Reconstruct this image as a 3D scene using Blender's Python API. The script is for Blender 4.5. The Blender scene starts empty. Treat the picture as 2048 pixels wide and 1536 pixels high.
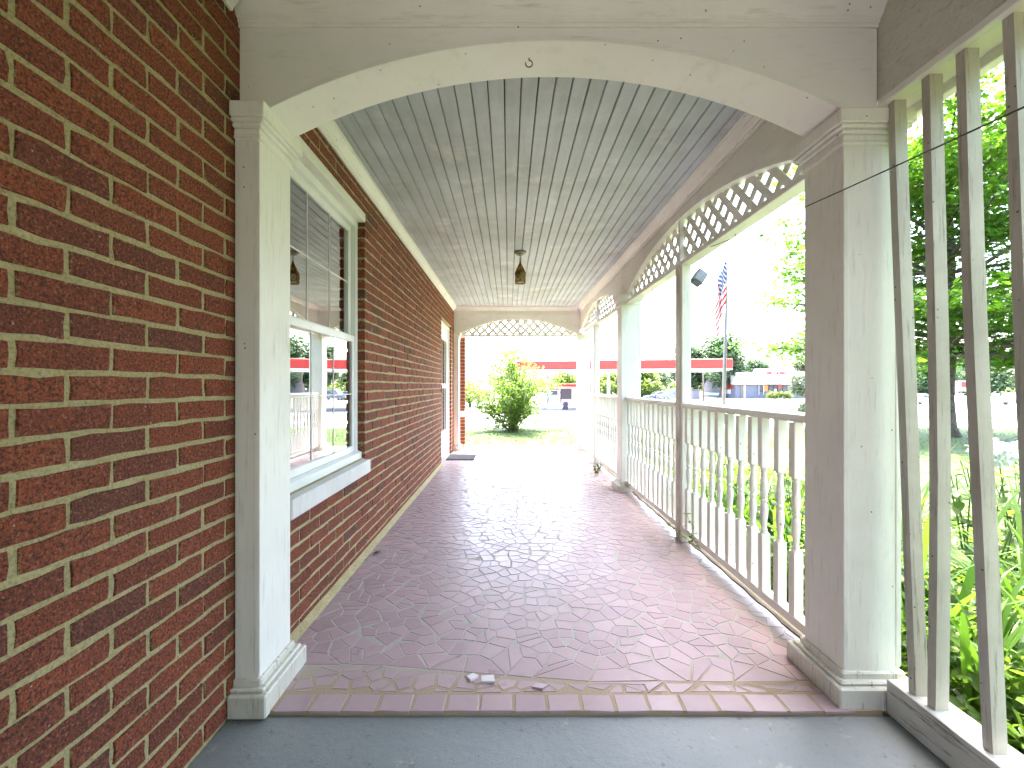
import bpy, bmesh, math, random
import numpy as np
from mathutils import Vector, Matrix

# ------------------------------------------------------------------ camera, sky, sun, exposure
scene = bpy.context.scene
COL = scene.collection
H = 1.13                                   # camera height above the tiled floor
cam_d = bpy.data.cameras.new('camera')
cam = bpy.data.objects.new('camera', cam_d)
COL.objects.link(cam)
cam.location = (0, 0, H)
cam.rotation_euler = (math.radians(90), 0, 0)
cam_d.sensor_width = 36.0
cam_d.lens = 890 / 2048 * 36.0
cam_d.shift_x = 6 / 2048
cam_d.shift_y = 3 / 2048
cam_d.clip_start = 0.05
cam_d.clip_end = 3000
scene.camera = cam

SUN_EL = math.radians(73)
SUN_AZ = math.radians(1)                   # clockwise from +Y: high, straight ahead of the camera
world = bpy.data.worlds.new('World')
scene.world = world
world.use_nodes = True
wn = world.node_tree
bg = wn.nodes['Background']
sky = wn.nodes.new('ShaderNodeTexSky')
sky.sky_type = 'NISHITA'
sky.sun_disc = False
sky.sun_elevation = SUN_EL
sky.sun_rotation = SUN_AZ
sky.air_density = 1.0
sky.dust_density = 5.0
sky.ozone_density = 1.0
wn.links.new(sky.outputs[0], bg.inputs[0])
bg.inputs[1].default_value = 0.15
sun_d = bpy.data.lights.new('sun', 'SUN')
sun_d.energy = 2.0
sun_d.angle = math.radians(0.6)
sun_d.color = (1.0, 0.95, 0.86)
sun = bpy.data.objects.new('sun', sun_d)
COL.objects.link(sun)
sdir = Vector((math.sin(SUN_AZ) * math.cos(SUN_EL), math.cos(SUN_AZ) * math.cos(SUN_EL), math.sin(SUN_EL)))
sun.rotation_euler = sdir.to_track_quat('Z', 'Y').to_euler()
sun.location = (0, 30, 60)

scene.view_settings.view_transform = 'Standard'
scene.view_settings.look = 'None'
scene.view_settings.gamma = 1.0
scene.view_settings.exposure = 4.25
scene.view_settings.use_curve_mapping = False
scene.render.engine = 'CYCLES'
cy = scene.cycles
cy.use_denoising = True
cy.use_adaptive_sampling = True
cy.adaptive_threshold = .02
cy.max_bounces = 14
cy.diffuse_bounces = 7
cy.glossy_bounces = 5
cy.transmission_bounces = 6
cy.transparent_max_bounces = 12
cy.sample_clamp_indirect = 8.0
cy.caustics_reflective = False
cy.caustics_refractive = False

rnd = random.Random(7)

# ------------------------------------------------------------------ node materials
class NT:
    def __init__(s, name):
        s.m = bpy.data.materials.new(name)
        s.m.use_nodes = True
        s.t = s.m.node_tree
        s.p = s.t.nodes['Principled BSDF']
        s.out = s.t.nodes['Material Output']
        s._pos = None
    def n(s, typ, **kw):
        nd = s.t.nodes.new(typ)
        for k, v in kw.items():
            if k.startswith('i_'):
                key = k[2:]
                key = int(key) if key.isdigit() else key
                nd.inputs[key].default_value = v
            else:
                setattr(nd, k, v)
        return nd
    def l(s, a, b):
        s.t.links.new(a, b)
    def pos(s):
        if s._pos is None:
            s._pos = s.n('ShaderNodeNewGeometry').outputs['Position']
        return s._pos
    def objco(s):
        return s.n('ShaderNodeTexCoord').outputs['Object']
    def scaled(s, vec, sc):
        m = s.n('ShaderNodeMapping')
        m.inputs['Scale'].default_value = sc
        s.l(vec, m.inputs['Vector'])
        return m.outputs[0]
    def noise(s, scale, detail=4, rough=.6, vec=None, dist=0):
        nd = s.n('ShaderNodeTexNoise')
        nd.inputs['Scale'].default_value = scale
        nd.inputs['Detail'].default_value = detail
        nd.inputs['Roughness'].default_value = rough
        nd.inputs['Distortion'].default_value = dist
        s.l(vec if vec is not None else s.pos(), nd.inputs['Vector'])
        return nd.outputs['Fac']
    def voro(s, scale, vec=None, feature='F1'):
        nd = s.n('ShaderNodeTexVoronoi', feature=feature)
        nd.inputs['Scale'].default_value = scale
        s.l(vec if vec is not None else s.pos(), nd.inputs['Vector'])
        return nd
    def rng(s, v, a, b, c=0, d=1):
        nd = s.n('ShaderNodeMapRange')
        for k, x in zip(('From Min', 'From Max', 'To Min', 'To Max'), (a, b, c, d)):
            nd.inputs[k].default_value = x
        s.l(v, nd.inputs['Value'])
        return nd.outputs[0]
    def math(s, op, a, b=None):
        nd = s.n('ShaderNodeMath', operation=op)
        for i, x in enumerate((a, b)):
            if x is None: continue
            if isinstance(x, (int, float)): nd.inputs[i].default_value = x
            else: s.l(x, nd.inputs[i])
        return nd.outputs[0]
    def mix(s, fac, a, b, blend='MIX'):
        nd = s.n('ShaderNodeMix', data_type='RGBA', blend_type=blend)
        for key, x in ((0, fac), (6, a), (7, b)):
            if isinstance(x, (int, float)): nd.inputs[key].default_value = x
            elif isinstance(x, tuple): nd.inputs[key].default_value = x + (1,) if len(x) == 3 else x
            else: s.l(x, nd.inputs[key])
        return nd.outputs[2]
    def bump(s, h, strength=.3, dist=.003, normal=None):
        nd = s.n('ShaderNodeBump')
        nd.inputs['Strength'].default_value = strength
        nd.inputs['Distance'].default_value = dist
        s.l(h, nd.inputs['Height'])
        if normal is not None: s.l(normal, nd.inputs['Normal'])
        return nd.outputs[0]
    def base(s, c):
        if isinstance(c, tuple): s.p.inputs['Base Color'].default_value = c + (1,)
        else: s.l(c, s.p.inputs['Base Color'])
    def rough(s, r):
        if isinstance(r, (int, float)): s.p.inputs['Roughness'].default_value = r
        else: s.l(r, s.p.inputs['Roughness'])
    def normal(s, n):
        s.l(n, s.p.inputs['Normal'])

def simple(name, col, rough=.6, metal=0, var=.12, scale=6, bump=0, bscale=60):
    m = NT(name)
    n = m.noise(scale, 5)
    d = tuple(c * (1 - var * 1.6) for c in col); b = tuple(min(1, c * (1 + var)) for c in col)
    m.base(m.mix(m.rng(n, .3, .7), d, b))
    m.rough(m.rng(m.noise(scale * 3), .3, .7, max(0, rough - .08), min(1, rough + .08)))
    m.p.inputs['Metallic'].default_value = metal
    if bump: m.normal(m.bump(m.noise(bscale, 6), bump))
    return m.m

def paint(name, col, grime=.34, gcol=(.31, .255, .16), rough=.5, grain=(70, 70, 6), specks=True, bstr=.25):
    """old brushed house paint: grime clouds, fine cracks along the grain, small dark specks"""
    m = NT(name)
    g = m.noise(2.2, 7, .68)
    g2 = m.noise(.9, 3, .5)
    k = m.math('MULTIPLY', m.rng(g, .42, .78, 0, 1), m.rng(g2, .35, .7, .3, 1))
    c = m.mix(m.math('MULTIPLY', k, grime), col, gcol)
    fine = m.noise(1, 6, .7, m.scaled(m.pos(), grain))
    c = m.mix(m.rng(fine, .55, .70, 0, grime * .8), c, tuple(x * .6 for x in gcol))
    if specks:
        v = m.voro(26)
        cell = m.n('ShaderNodeSeparateColor'); m.l(v.outputs['Color'], cell.inputs[0])
        sp = m.math('MULTIPLY', m.math('LESS_THAN', v.outputs['Distance'], .085), m.math('GREATER_THAN', cell.outputs[0], .74))
        c = m.mix(m.math('MULTIPLY', sp, .8), c, (.06, .05, .04))
    m.base(c)
    m.rough(m.rng(g, .3, .7, rough - .1, rough + .15))
    b1 = m.bump(fine, bstr, .003)
    m.normal(m.bump(m.noise(140, 4), bstr * .5, .0015, b1))
    return m.m

M = {}
WHITE = (.81, .79, .72)
M['white'] = paint('aged_white_paint', WHITE)
M['white_h'] = paint('aged_white_paint_level_grain', WHITE, grain=(6, 6, 70))
M['white_arch'] = paint('arch_white_paint', WHITE, grime=.16, grain=(9, 9, 55))
M['white_y'] = paint('aged_white_paint_long_grain', WHITE, grain=(70, 6, 70))
M['white_dirty'] = paint('grimy_white_paint', (.66, .63, .54), grime=1.1, gcol=(.24, .19, .13))
M['slat'] = paint('weathered_slat_paint', (.50, .47, .40), grime=.9, gcol=(.17, .125, .08), grain=(90, 90, 4), bstr=.5)
M['sillwood'] = paint('peeling_rail_paint', (.55, .53, .48), grime=1.8, gcol=(.17, .145, .11), grain=(55, 4, 55), bstr=.8)
M['vinyl'] = simple('white_vinyl', (.78, .79, .76), .35, var=.04)
M['metal_grey'] = simple('grey_metal', (.32, .33, .35), .45, .6)
M['dark_metal'] = simple('dark_metal', (.05, .05, .055), .5, .3)
M['black'] = simple('black_rubber', (.02, .02, .02), .6)
M['rust'] = simple('rusty_iron', (.17, .07, .03), .8, .3, var=.4, scale=40)

# OSB-like panel of the side beam: criss-cross short strands
m = NT('rough_painted_panel')
v1 = m.noise(1, 5, .7, m.scaled(m.pos(), (30, 14, 60)), 1.5)
v2 = m.noise(1, 4, .7, m.scaled(m.pos(), (60, 40, 12)), 2.0)
c = m.mix(m.rng(v1, .5, .75), (.60, .58, .5), (.42, .37, .28))
c = m.mix(m.rng(v2, .62, .78, 0, .7), c, (.28, .22, .15))
m.base(c); m.rough(.7)
m.normal(m.bump(v2, .5, .004, m.bump(v1, .5, .004)))
M['osb'] = m.m

# brick and mortar
def brick_mat(name, island):
    m = NT(name)
    if island:
        r = m.n('ShaderNodeNewGeometry').outputs['Random Per Island']
    else:
        r = m.n('ShaderNodeObjectInfo').outputs['Random']
    ramp = m.n('ShaderNodeValToRGB')
    el = ramp.color_ramp.elements
    el[0].position = 0; el[0].color = (.21, .048, .022, 1)
    el[1].position = 1; el[1].color = (.13, .050, .034, 1)
    for p, c in ((.2, (.29, .060, .022)), (.5, (.36, .078, .026)), (.72, (.335, .070, .026)), (.92, (.28, .060, .025))):
        e = el.new(p); e.color = c + (1,)
    m.l(r, ramp.inputs[0])
    big = m.noise(9, 4)
    c = m.mix(m.rng(big, .4, .7, 0, .4), ramp.outputs[0], (.15, .042, .024))
    grain = m.noise(150, 4, .75)
    c = m.mix(m.rng(grain, .46, .58, 0, .95), c, (.065, .016, .009))
    gr2 = m.noise(120, 3, .7)
    c = m.mix(m.rng(gr2, .55, .64, 0, .75), c, (.40, .15, .08))
    v = m.voro(60)
    cell = m.n('ShaderNodeSeparateColor'); m.l(v.outputs['Color'], cell.inputs[0])
    sp = m.math('MULTIPLY', m.math('LESS_THAN', v.outputs['Distance'], .14), m.math('GREATER_THAN', cell.outputs[1], .955))
    c = m.mix(sp, c, (.42, .33, .27))
    if not island:
        g = m.n('ShaderNodeSeparateXYZ'); m.l(m.n('ShaderNodeTexCoord').outputs['Generated'], g.inputs[0])
        dy = m.math('MULTIPLY', m.math('MINIMUM', g.outputs[1], m.math('SUBTRACT', 1.0, g.outputs[1])), .202)
        dz = m.math('MULTIPLY', m.math('MINIMUM', g.outputs[2], m.math('SUBTRACT', 1.0, g.outputs[2])), .058)
        d = m.math('ADD', m.math('MINIMUM', dy, dz), m.math('MULTIPLY', m.math('SUBTRACT', m.noise(70, 7, .78), .5), -.034))
        c = m.mix(m.rng(d, -.0012, .0004, .9, 0), c, (.36, .29, .14))
    m.base(c); m.rough(.85)
    wv = m.noise(1, 4, .6, m.scaled(m.pos(), (60, 330, 160)), .6)
    h = m.math('ADD', grain, m.math('MULTIPLY', wv, .8))
    m.normal(m.bump(h, .9, .009))
    return m.m
M['brick'] = brick_mat('red_brick', False)
M['brick_mass'] = brick_mat('red_brick_mass', True)
m = NT('sandy_mortar')
n1 = m.noise(130, 5, .75); n2 = m.noise(12, 5)
c = m.mix(m.rng(n2, .3, .7), (.43, .345, .165), (.50, .42, .23))
c = m.mix(m.rng(n1, .48, .62, 0, .7), c, (.20, .165, .08))
c = m.mix(m.rng(m.noise(30, 5), .62, .75, 0, .6), c, (.12, .11, .08))
m.base(c); m.rough(.95)
m.normal(m.bump(m.noise(45, 8, .75), .9, .008, m.bump(n1, .8, .003)))
M['mortar'] = m.m

# ceiling boards
m = NT('mildewed_grey_ceiling_paint')
r = m.n('ShaderNodeObjectInfo').outputs['Random']
st = m.noise(1, 6, .65, m.scaled(m.pos(), (14, 1.1, 14)))
cl = m.noise(1.6, 7, .7)
c = m.mix(m.rng(r, 0, 1, 0, .5), (.52, .565, .59), (.43, .465, .485))
c = m.mix(m.rng(cl, .40, .66, 0, .65), c, (.29, .305, .29))
c = m.mix(m.rng(st, .5, .74, 0, .5), c, (.30, .305, .285))
c = m.mix(m.rng(m.noise(420, 3, .7), .55, .75, 0, .45), c, (.2, .2, .185))
c = m.mix(m.rng(m.noise(3.3, 5, .6), .56, .70, 0, .5), c, (.74, .74, .70))
m.base(c); m.rough(.55)
m.normal(m.bump(m.noise(180, 5), .25, .002))
M['ceil'] = m.m

# floor tile
def tile_mat(name, island):
    m = NT(name)
    r = m.n('ShaderNodeNewGeometry').outputs['Random Per Island'] if island else m.n('ShaderNodeObjectInfo').outputs['Random']
    c = m.mix(m.rng(r, 0, 1), (.375, .262, .268), (.45, .32, .318))
    cl = m.noise(1.3, 5, .6)
    c = m.mix(m.rng(cl, .4, .7, 0, .5), c, (.38, .285, .29))
    c = m.mix(m.rng(m.noise(9, 7, .72), .5, .75, 0, .4), c, (.28, .18, .19))
    c = m.mix(m.rng(m.noise(55, 6, .75), .60, .78, 0, .4), c, (.52, .43, .41))
    m.base(c)
    m.p.inputs['Specular IOR Level'].default_value = .32
    m.rough(m.rng(m.noise(5, 5), .3, .7, .26, .42))
    m.normal(m.bump(m.noise(14, 4), .05, .006, m.bump(m.noise(120, 4), .10, .001)))
    return m.m
M['tile'] = tile_mat('mauve_tile', False)
M['tile_mass'] = tile_mat('mauve_tile_mass', True)
m = NT('sandy_grout')
c = m.mix(m.rng(m.noise(3, 5), .35, .65), (.40, .35, .31), (.46, .42, .38))
sep = m.n('ShaderNodeSeparateXYZ'); m.l(m.pos(), sep.inputs[0])
edge = m.rng(sep.outputs[1], 1.66, 1.84, 1, 0)
c = m.mix(m.math('MULTIPLY', edge, .8), c, (.36, .25, .14))
c = m.mix(m.rng(m.noise(160, 4, .7), .5, .7, 0, .5), c, (.26, .22, .17))
m.base(c); m.rough(.92)
m.normal(m.bump(m.noise(120, 6, .75), .8, .004))
M['grout'] = m.m

# painted concrete
m = NT('grey_painted_concrete')
c = m.mix(m.rng(m.noise(1.4, 5), .3, .7), (.195, .208, .205), (.255, .268, .262))
c = m.mix(m.rng(m.noise(60, 5, .7), .55, .75, 0, .4), c, (.11, .12, .125))
ch = m.rng(m.noise(13, 8, .7), .615, .65)
c = m.mix(m.math('MULTIPLY', ch, .7), c, (.34, .33, .29))
c = m.mix(m.rng(m.noise(22, 7, .75), .59, .66, 0, .7), c, (.10, .105, .105))
m.base(c); m.rough(m.rng(m.noise(7, 5), .3, .7, .33, .55))
m.normal(m.bump(m.noise(30, 8, .72), .45, .006, m.bump(m.noise(170, 4), .3, .002)))
M['concrete_paint'] = m.m
M['concrete'] = simple('pale_concrete', (.40, .39, .36), .85, var=.15, scale=2, bump=.4)
M['stone_sill'] = paint('painted_concrete_sill', (.66, .65, .62), grime=.5, gcol=(.33, .3, .25), bstr=.5)
M['curb'] = paint('painted_curb', (.36, .325, .25), grime=.7, gcol=(.30, .24, .12), bstr=.6)
M['asphalt'] = simple('asphalt', (.075, .075, .082), .9, var=.25, scale=1.0, bump=.5)
M['lot'] = simple('sun_bleached_lot', (.27, .265, .255), .9, var=.12, scale=.4, bump=.3)
M['soil'] = simple('mulch_soil', (.075, .055, .035), .95, var=.5, scale=9, bump=.8)

def leaf_mat(name, c1, c2, trans=.58, rough=.4, island=True, spec=.5):
    m = NT(name)
    r = m.n('ShaderNodeNewGeometry').outputs['Random Per Island'] if island else m.n('ShaderNodeObjectInfo').outputs['Random']
    n = m.noise(2.5, 3)
    f = m.math('ADD', m.math('MULTIPLY', r, .65), m.math('MULTIPLY', n, .5))
    c = m.mix(m.rng(f, .15, .9), c1, c2)
    m.base(c); m.rough(rough)
    m.p.inputs['Specular IOR Level'].default_value = spec
    tr = m.n('ShaderNodeBsdfTranslucent')
    tc = m.mix(.5, c, (c2[0] * 1.15, c2[1] * 1.45, c2[2] * .6))
    m.l(tc, tr.inputs[0])
    mx = m.n('ShaderNodeMixShader')
    mx.inputs[0].default_value = trans
    m.l(m.p.outputs[0], mx.inputs[1]); m.l(tr.outputs[0], mx.inputs[2])
    m.l(mx.outputs[0], m.out.inputs[0])
    return m.m
M['maple'] = leaf_mat('maple_leaf', (.032, .095, .012), (.092, .175, .018), .6)
M['bush'] = leaf_mat('shrub_leaf', (.055, .11, .02), (.14, .20, .03))
M['daylily'] = leaf_mat('strap_leaf', (.035, .095, .012), (.095, .165, .02), island=False, rough=.5)
M['broad'] = leaf_mat('broad_leaf', (.035, .095, .012), (.10, .165, .022), island=False, rough=.5)
M['cover'] = leaf_mat('ground_cover_leaf', (.045, .11, .014), (.13, .20, .03))
M['far_dark'] = leaf_mat('far_tree_leaf', (.03, .07, .035), (.06, .105, .045), .35)
M['far_light'] = leaf_mat('far_hedge_leaf', (.07, .12, .025), (.15, .19, .04), .4)
M['conifer'] = leaf_mat('soft_conifer_leaf', (.055, .085, .045), (.11, .14, .075), .3)
M['grass'] = leaf_mat('grass_blade', (.035, .065, .010), (.07, .105, .016), .45)
M['bark'] = simple('grey_brown_bark', (.10, .08, .06), .9, var=.45, scale=12, bump=.9, bscale=30)
M['stem'] = simple('green_stem', (.10, .15, .04), .7)
M['petal'] = leaf_mat('pale_petal', (.36, .40, .46), (.46, .48, .50), .4, island=True)
m = NT('lawn_turf')
c = m.mix(m.rng(m.noise(3, 6), .3, .7), (.028, .062, .008), (.055, .095, .012))
c = m.mix(m.rng(m.noise(.6, 5), .55, .75, 0, .5), c, (.08, .085, .03))
m.base(c); m.rough(.9); m.normal(m.bump(m.noise(60, 6), .8, .02))
M['turf'] = m.m

# ------------------------------------------------------------------ mesh helpers
class MB:
    def __init__(s):
        s.v = []; s.f = []
    def add(s, vs, fs):
        o = len(s.v)
        s.v.extend(tuple(x) for x in vs)
        s.f.extend(tuple(i + o for i in f) for f in fs)
        return s
    def box(s, x0, x1, y0, y1, z0, z1):
        vs = [(x, y, z) for z in (z0, z1) for y in (y0, y1) for x in (x0, x1)]
        return s.add(vs, [(0, 2, 3, 1), (4, 5, 7, 6), (0, 1, 5, 4), (1, 3, 7, 5), (3, 2, 6, 7), (2, 0, 4, 6)])
    def hexa(s, pts):
        """8 points in box order"""
        return s.add(pts, [(0, 2, 3, 1), (4, 5, 7, 6), (0, 1, 5, 4), (1, 3, 7, 5), (3, 2, 6, 7), (2, 0, 4, 6)])
    def bar(s, a, b, w, h, up=(0, 0, 1)):
        a = Vector(a); b = Vector(b); d = (b - a).normalized()
        side = d.cross(Vector(up))
        if side.length < 1e-4: side = d.cross(Vector((0, 1, 0)))
        side.normalize(); u = side.cross(d).normalized()
        pts = []
        for zz in (-1, 1):
            for p in (a, b):
                for xx in (-1, 1):
                    pts.append(p + side * (xx * w / 2) + u * (zz * h / 2))
        return s.hexa(pts)
    def prism(s, poly, fn, a, b):
        """poly 2D, fn(u,v,t)->3D, between t=a and t=b"""
        n = len(poly)
        vs = [fn(u, v, a) for u, v in poly] + [fn(u, v, b) for u, v in poly]
        fs = [tuple(range(n - 1, -1, -1)), tuple(range(n, 2 * n))]
        fs += [(i, (i + 1) % n, n + (i + 1) % n, n + i) for i in range(n)]
        return s.add(vs, fs)
    def tube(s, path, r, n=8, cap=True):
        path = [Vector(p) for p in path]
        rs = r if isinstance(r, (list, tuple)) else [r] * len(path)
        vs = []; fs = []
        prev = None
        for i, p in enumerate(path):
            d = (path[min(i + 1, len(path) - 1)] - path[max(i - 1, 0)]).normalized()
            if prev is None:
                x = d.orthogonal().normalized()
            else:
                x = (prev - d * prev.dot(d))
                x = x.normalized() if x.length > 1e-6 else d.orthogonal().normalized()
            prev = x
            y = d.cross(x)
            for k in range(n):
                a = 2 * math.pi * k / n
                vs.append(p + (x * math.cos(a) + y * math.sin(a)) * rs[i])
        for i in range(len(path) - 1):
            for k in range(n):
                fs.append((i * n + k, i * n + (k + 1) % n, (i + 1) * n + (k + 1) % n, (i + 1) * n + k))
        if cap:
            fs.append(tuple(range(n - 1, -1, -1))); fs.append(tuple(range((len(path) - 1) * n, len(path) * n)))
        return s.add(vs, fs)
    def lathe(s, prof, c=(0, 0, 0), n=16, rot=0):
        vs = []; fs = []
        for r, z in prof:
            for k in range(n):
                a = 2 * math.pi * k / n + rot
                vs.append((c[0] + r * math.cos(a), c[1] + r * math.sin(a), c[2] + z))
        for i in range(len(prof) - 1):
            for k in range(n):
                fs.append((i * n + k, i * n + (k + 1) % n, (i + 1) * n + (k + 1) % n, (i + 1) * n + k))
        fs.append(tuple(range(n - 1, -1, -1))); fs.append(tuple(range((len(prof) - 1) * n, len(prof) * n)))
        return s.add(vs, fs)
    def archbeam(s, low, ztop, t0, t1, axis):
        """low: [(s,z)] lower edge; solid up to ztop, thickness t0..t1 across; axis 'x' runs along x"""
        f = (lambda a, t, z: (a, t, z)) if axis == 'x' else (lambda a, t, z: (t, a, z))
        n = len(low); vs = []
        for a, z in low:
            vs += [f(a, t0, z), f(a, t1, z), f(a, t0, ztop), f(a, t1, ztop)]
        fs = []
        for i in range(n - 1):
            p, q = 4 * i, 4 * i + 4
            fs += [(p, q, q + 2, p + 2), (q + 1, p + 1, p + 3, q + 3), (p + 1, q + 1, q, p), (p + 2, q + 2, q + 3, p + 3)]
        e = 4 * (n - 1)
        fs += [(0, 2, 3, 1), (e, e + 1, e + 3, e + 2)]
        return s.add(vs, fs)
    def mesh(s, name, mat, bevel=0, smooth=False, seg=1, fix=True):
        me = bpy.data.meshes.new(name)
        me.from_pydata(s.v, [], s.f)
        if fix or bevel:
            bm = bmesh.new(); bm.from_mesh(me)
            if fix: bmesh.ops.recalc_face_normals(bm, faces=bm.faces)
            if bevel:
                es = [e for e in bm.edges if len(e.link_faces) == 2 and e.calc_face_angle(0) > .6]
                bmesh.ops.bevel(bm, geom=es, offset=bevel, segments=seg, profile=.6, affect='EDGES', clamp_overlap=True)
            bm.to_mesh(me); bm.free()
        if smooth:
            me.polygons.foreach_set('use_smooth', [True] * len(me.polygons))
        if mat is not None:
            me.materials.append(M[mat] if isinstance(mat, str) else mat)
        me.update()
        return me
    def build(s, name, mat, parent=None, **kw):
        return place(name, s.mesh(name, mat, **kw), parent)

def place(name, me, parent=None, loc=None, rot=None, scale=None):
    o = bpy.data.objects.new(name, me)
    COL.objects.link(o)
    if loc is not None: o.location = loc
    if rot is not None: o.rotation_euler = rot
    if scale is not None: o.scale = scale if isinstance(scale, (tuple, list, Vector)) else (scale,) * 3
    if parent is not None:
        o.parent = parent
        # all children are given in world coordinates; parents are only translated
        o.matrix_parent_inverse = Matrix.Translation(-wloc(parent))
    return o

def wloc(o):
    if o.parent is None: return Vector(o.location)
    return wloc(o.parent) + o.matrix_parent_inverse.translation + Vector(o.location)

def thing(name, label, cat, loc=(0, 0, 0), group=None):
    o = bpy.data.objects.new(name, None)
    o.empty_display_size = .1
    COL.objects.link(o)
    o.location = loc
    return tag(o, label, cat, group)

def tag(o, label, cat, group=None, kind=None):
    o['label'] = label; o['category'] = cat
    if group: o['group'] = group
    if kind: o['kind'] = kind
    return o

def struct(name, mb, mat, **kw):
    o = mb.build(name, mat, None, **kw)
    o['kind'] = 'structure'
    return o

def px(u, v, y):
    """photo pixel at depth y -> x, z"""
    return (u - 1018) * y / 890, H - (v - 771) * y / 890

# ------------------------------------------------------------------ ground, lawns, roads
def gz(y):
    if y <= 14: return -.16
    if y >= 40: return -1.4
    return -.16 - (y - 14) / 26 * 1.24

def sheet(x0, x1, y0, y1, dz, nx=1):
    ys = sorted(set([y0, y1] + [k for k in (14, 40) if y0 < k < y1]))
    b = MB()
    for i in range(len(ys) - 1):
        b.add([(x0, ys[i], gz(ys[i]) + dz), (x1, ys[i], gz(ys[i]) + dz), (x1, ys[i + 1], gz(ys[i + 1]) + dz), (x0, ys[i + 1], gz(ys[i + 1]) + dz)], [(0, 1, 2, 3)])
    return b
struct('ground', sheet(-600, 600, -120, 1200, -.012), 'lot', fix=False)
struct('lawn', sheet(-30, 40, 8.9, 13.6, 0), 'turf', fix=False)
struct('garden_lawn', sheet(1.72, 40, -30, 8.9, 0), 'turf', fix=False)
struct('verge_lawn', sheet(14, 90, 23.5, 29.0, .004), 'turf', fix=False)
struct('planting_bed_soil', sheet(1.45, 4.2, -2.2, 7.6, .012), 'soil', fix=False)
struct('forecourt', sheet(-6, 40, 38.5, 54, .004), 'asphalt', fix=False)
struct('street', sheet(-200, 300, 55, 68, .004), 'lot', fix=False)
# concrete landing outside the far end of the porch
b = MB().box(-.9, 1.6, 7.96, 8.86, -.4, -.075)
struct('porch_landing', b, 'concrete', bevel=.01)

# ------------------------------------------------------------------ porch slab and tiled floor
WALLX = -.965
ENDY = 7.96
floor = struct('floor', MB().box(WALLX, 1.30, 1.548, ENDY, -.4, -.0016), 'grout')
slab = struct('concrete_floor', MB().box(WALLX - .002, 1.45, -1.25, 1.546, -.42, -.018), 'concrete_paint', bevel=.003)

def vor_cells(pts, bounds, R):
    """Voronoi cells clipped to bounds (x0,x1,y0,y1)"""
    grid = {}
    for i, (x, y) in enumerate(pts):
        grid.setdefault((int(x // R), int(y // R)), []).append(i)
    out = []
    x0, x1, y0, y1 = bounds
    for i, (x, y) in enumerate(pts):
        poly = [(max(x0, x - 2 * R), max(y0, y - 2 * R)), (min(x1, x + 2 * R), max(y0, y - 2 * R)),
                (min(x1, x + 2 * R), min(y1, y + 2 * R)), (max(x0, x - 2 * R), min(y1, y + 2 * R))]
        gx, gy = int(x // R), int(y // R)
        for a in range(-2, 3):
            for c in range(-2, 3):
                for j in grid.get((gx + a, gy + c), ()):
                    if j == i: continue
                    qx, qy = pts[j]
                    mx, my = (x + qx) / 2, (y + qy) / 2
                    nx, ny = qx - x, qy - y
                    new = []
                    n = len(poly)
                    for k in range(n):
                        p, q = poly[k], poly[(k + 1) % n]
                        dp = (p[0] - mx) * nx + (p[1] - my) * ny
                        dq = (q[0] - mx) * nx + (q[1] - my) * ny
                        if dp <= 0: new.append(p)
                        if dp * dq < 0:
                            t = dp / (dp - dq)
                            new.append((p[0] + t * (q[0] - p[0]), p[1] + t * (q[1] - p[1])))
                    poly = new
                    if len(poly) < 3: break
        if len(poly) >= 3: out.append(((x, y), poly))
    return out

def area(p):
    return .5 * sum(p[i][0] * p[(i + 1) % len(p)][1] - p[(i + 1) % len(p)][0] * p[i][1] for i in range(len(p)))

def simplify(poly, keep):
    poly = list(poly)
    while len(poly) > keep:
        best = None
        for k in range(len(poly)):
            a, c, d = poly[k - 1], poly[k], poly[(k + 1) % len(poly)]
            t = abs((c[0] - a[0]) * (d[1] - a[1]) - (d[0] - a[0]) * (c[1] - a[1]))
            if best is None or t < best[0]: best = (t, k)
        poly.pop(best[1])
    return poly

def inset(poly, d):
    """shrink convex polygon by d; None if it vanishes"""
    n = len(poly); out = []
    if area(poly) < 0: poly = poly[::-1]
    lines = []
    for i in range(n):
        p, q = poly[i], poly[(i + 1) % n]
        L = math.hypot(q[0] - p[0], q[1] - p[1])
        if L < 1e-6: return None
        nx, ny = -(q[1] - p[1]) / L, (q[0] - p[0]) / L
        dd = d * rnd.uniform(.35, 1.5)
        lines.append((p[0] + nx * dd, p[1] + ny * dd, q[0] - p[0], q[1] - p[1]))
    for i in range(n):
        x1, y1, a, c = lines[i - 1]; x2, y2, e, f = lines[i]
        det = a * (-f) + e * c
        if abs(det) < 1e-9: return None
        t = ((x2 - x1) * (-f) + e * (y2 - y1)) / det
        out.append((x1 + t * a, y1 + t * c))
    if area(out) < area(poly) * .25: return None
    return out

def tile_mb(b, poly, z, cx, cy, tilt):
    """bevelled thin plate"""
    n = len(poly)
    top = [(x + (cx - x) * .03, y + (cy - y) * .03) for x, y in poly]
    zz = lambda x, y, k: z + (x - cx) * tilt[0] + (y - cy) * tilt[1] + k
    vs = [(x, y, zz(x, y, 0)) for x, y in top] + [(x, y, zz(x, y, -.0009)) for x, y in poly] + [(x, y, zz(x, y, -.009)) for x, y in poly]
    fs = [tuple(range(n))]
    for r in (0, n):
        fs += [(r + i, r + n + i, r + n + (i + 1) % n, r + (i + 1) % n) for i in range(n)]
    b.add(vs, fs)

def chip_line(x):
    """far edge of the crumbling strip along the threshold"""
    if x < -.55: return 1.80
    if x < .25: return 1.80 - (x + .55) / .8 * .105
    return 1.695 - .004 * math.sin(x * 9)

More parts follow.
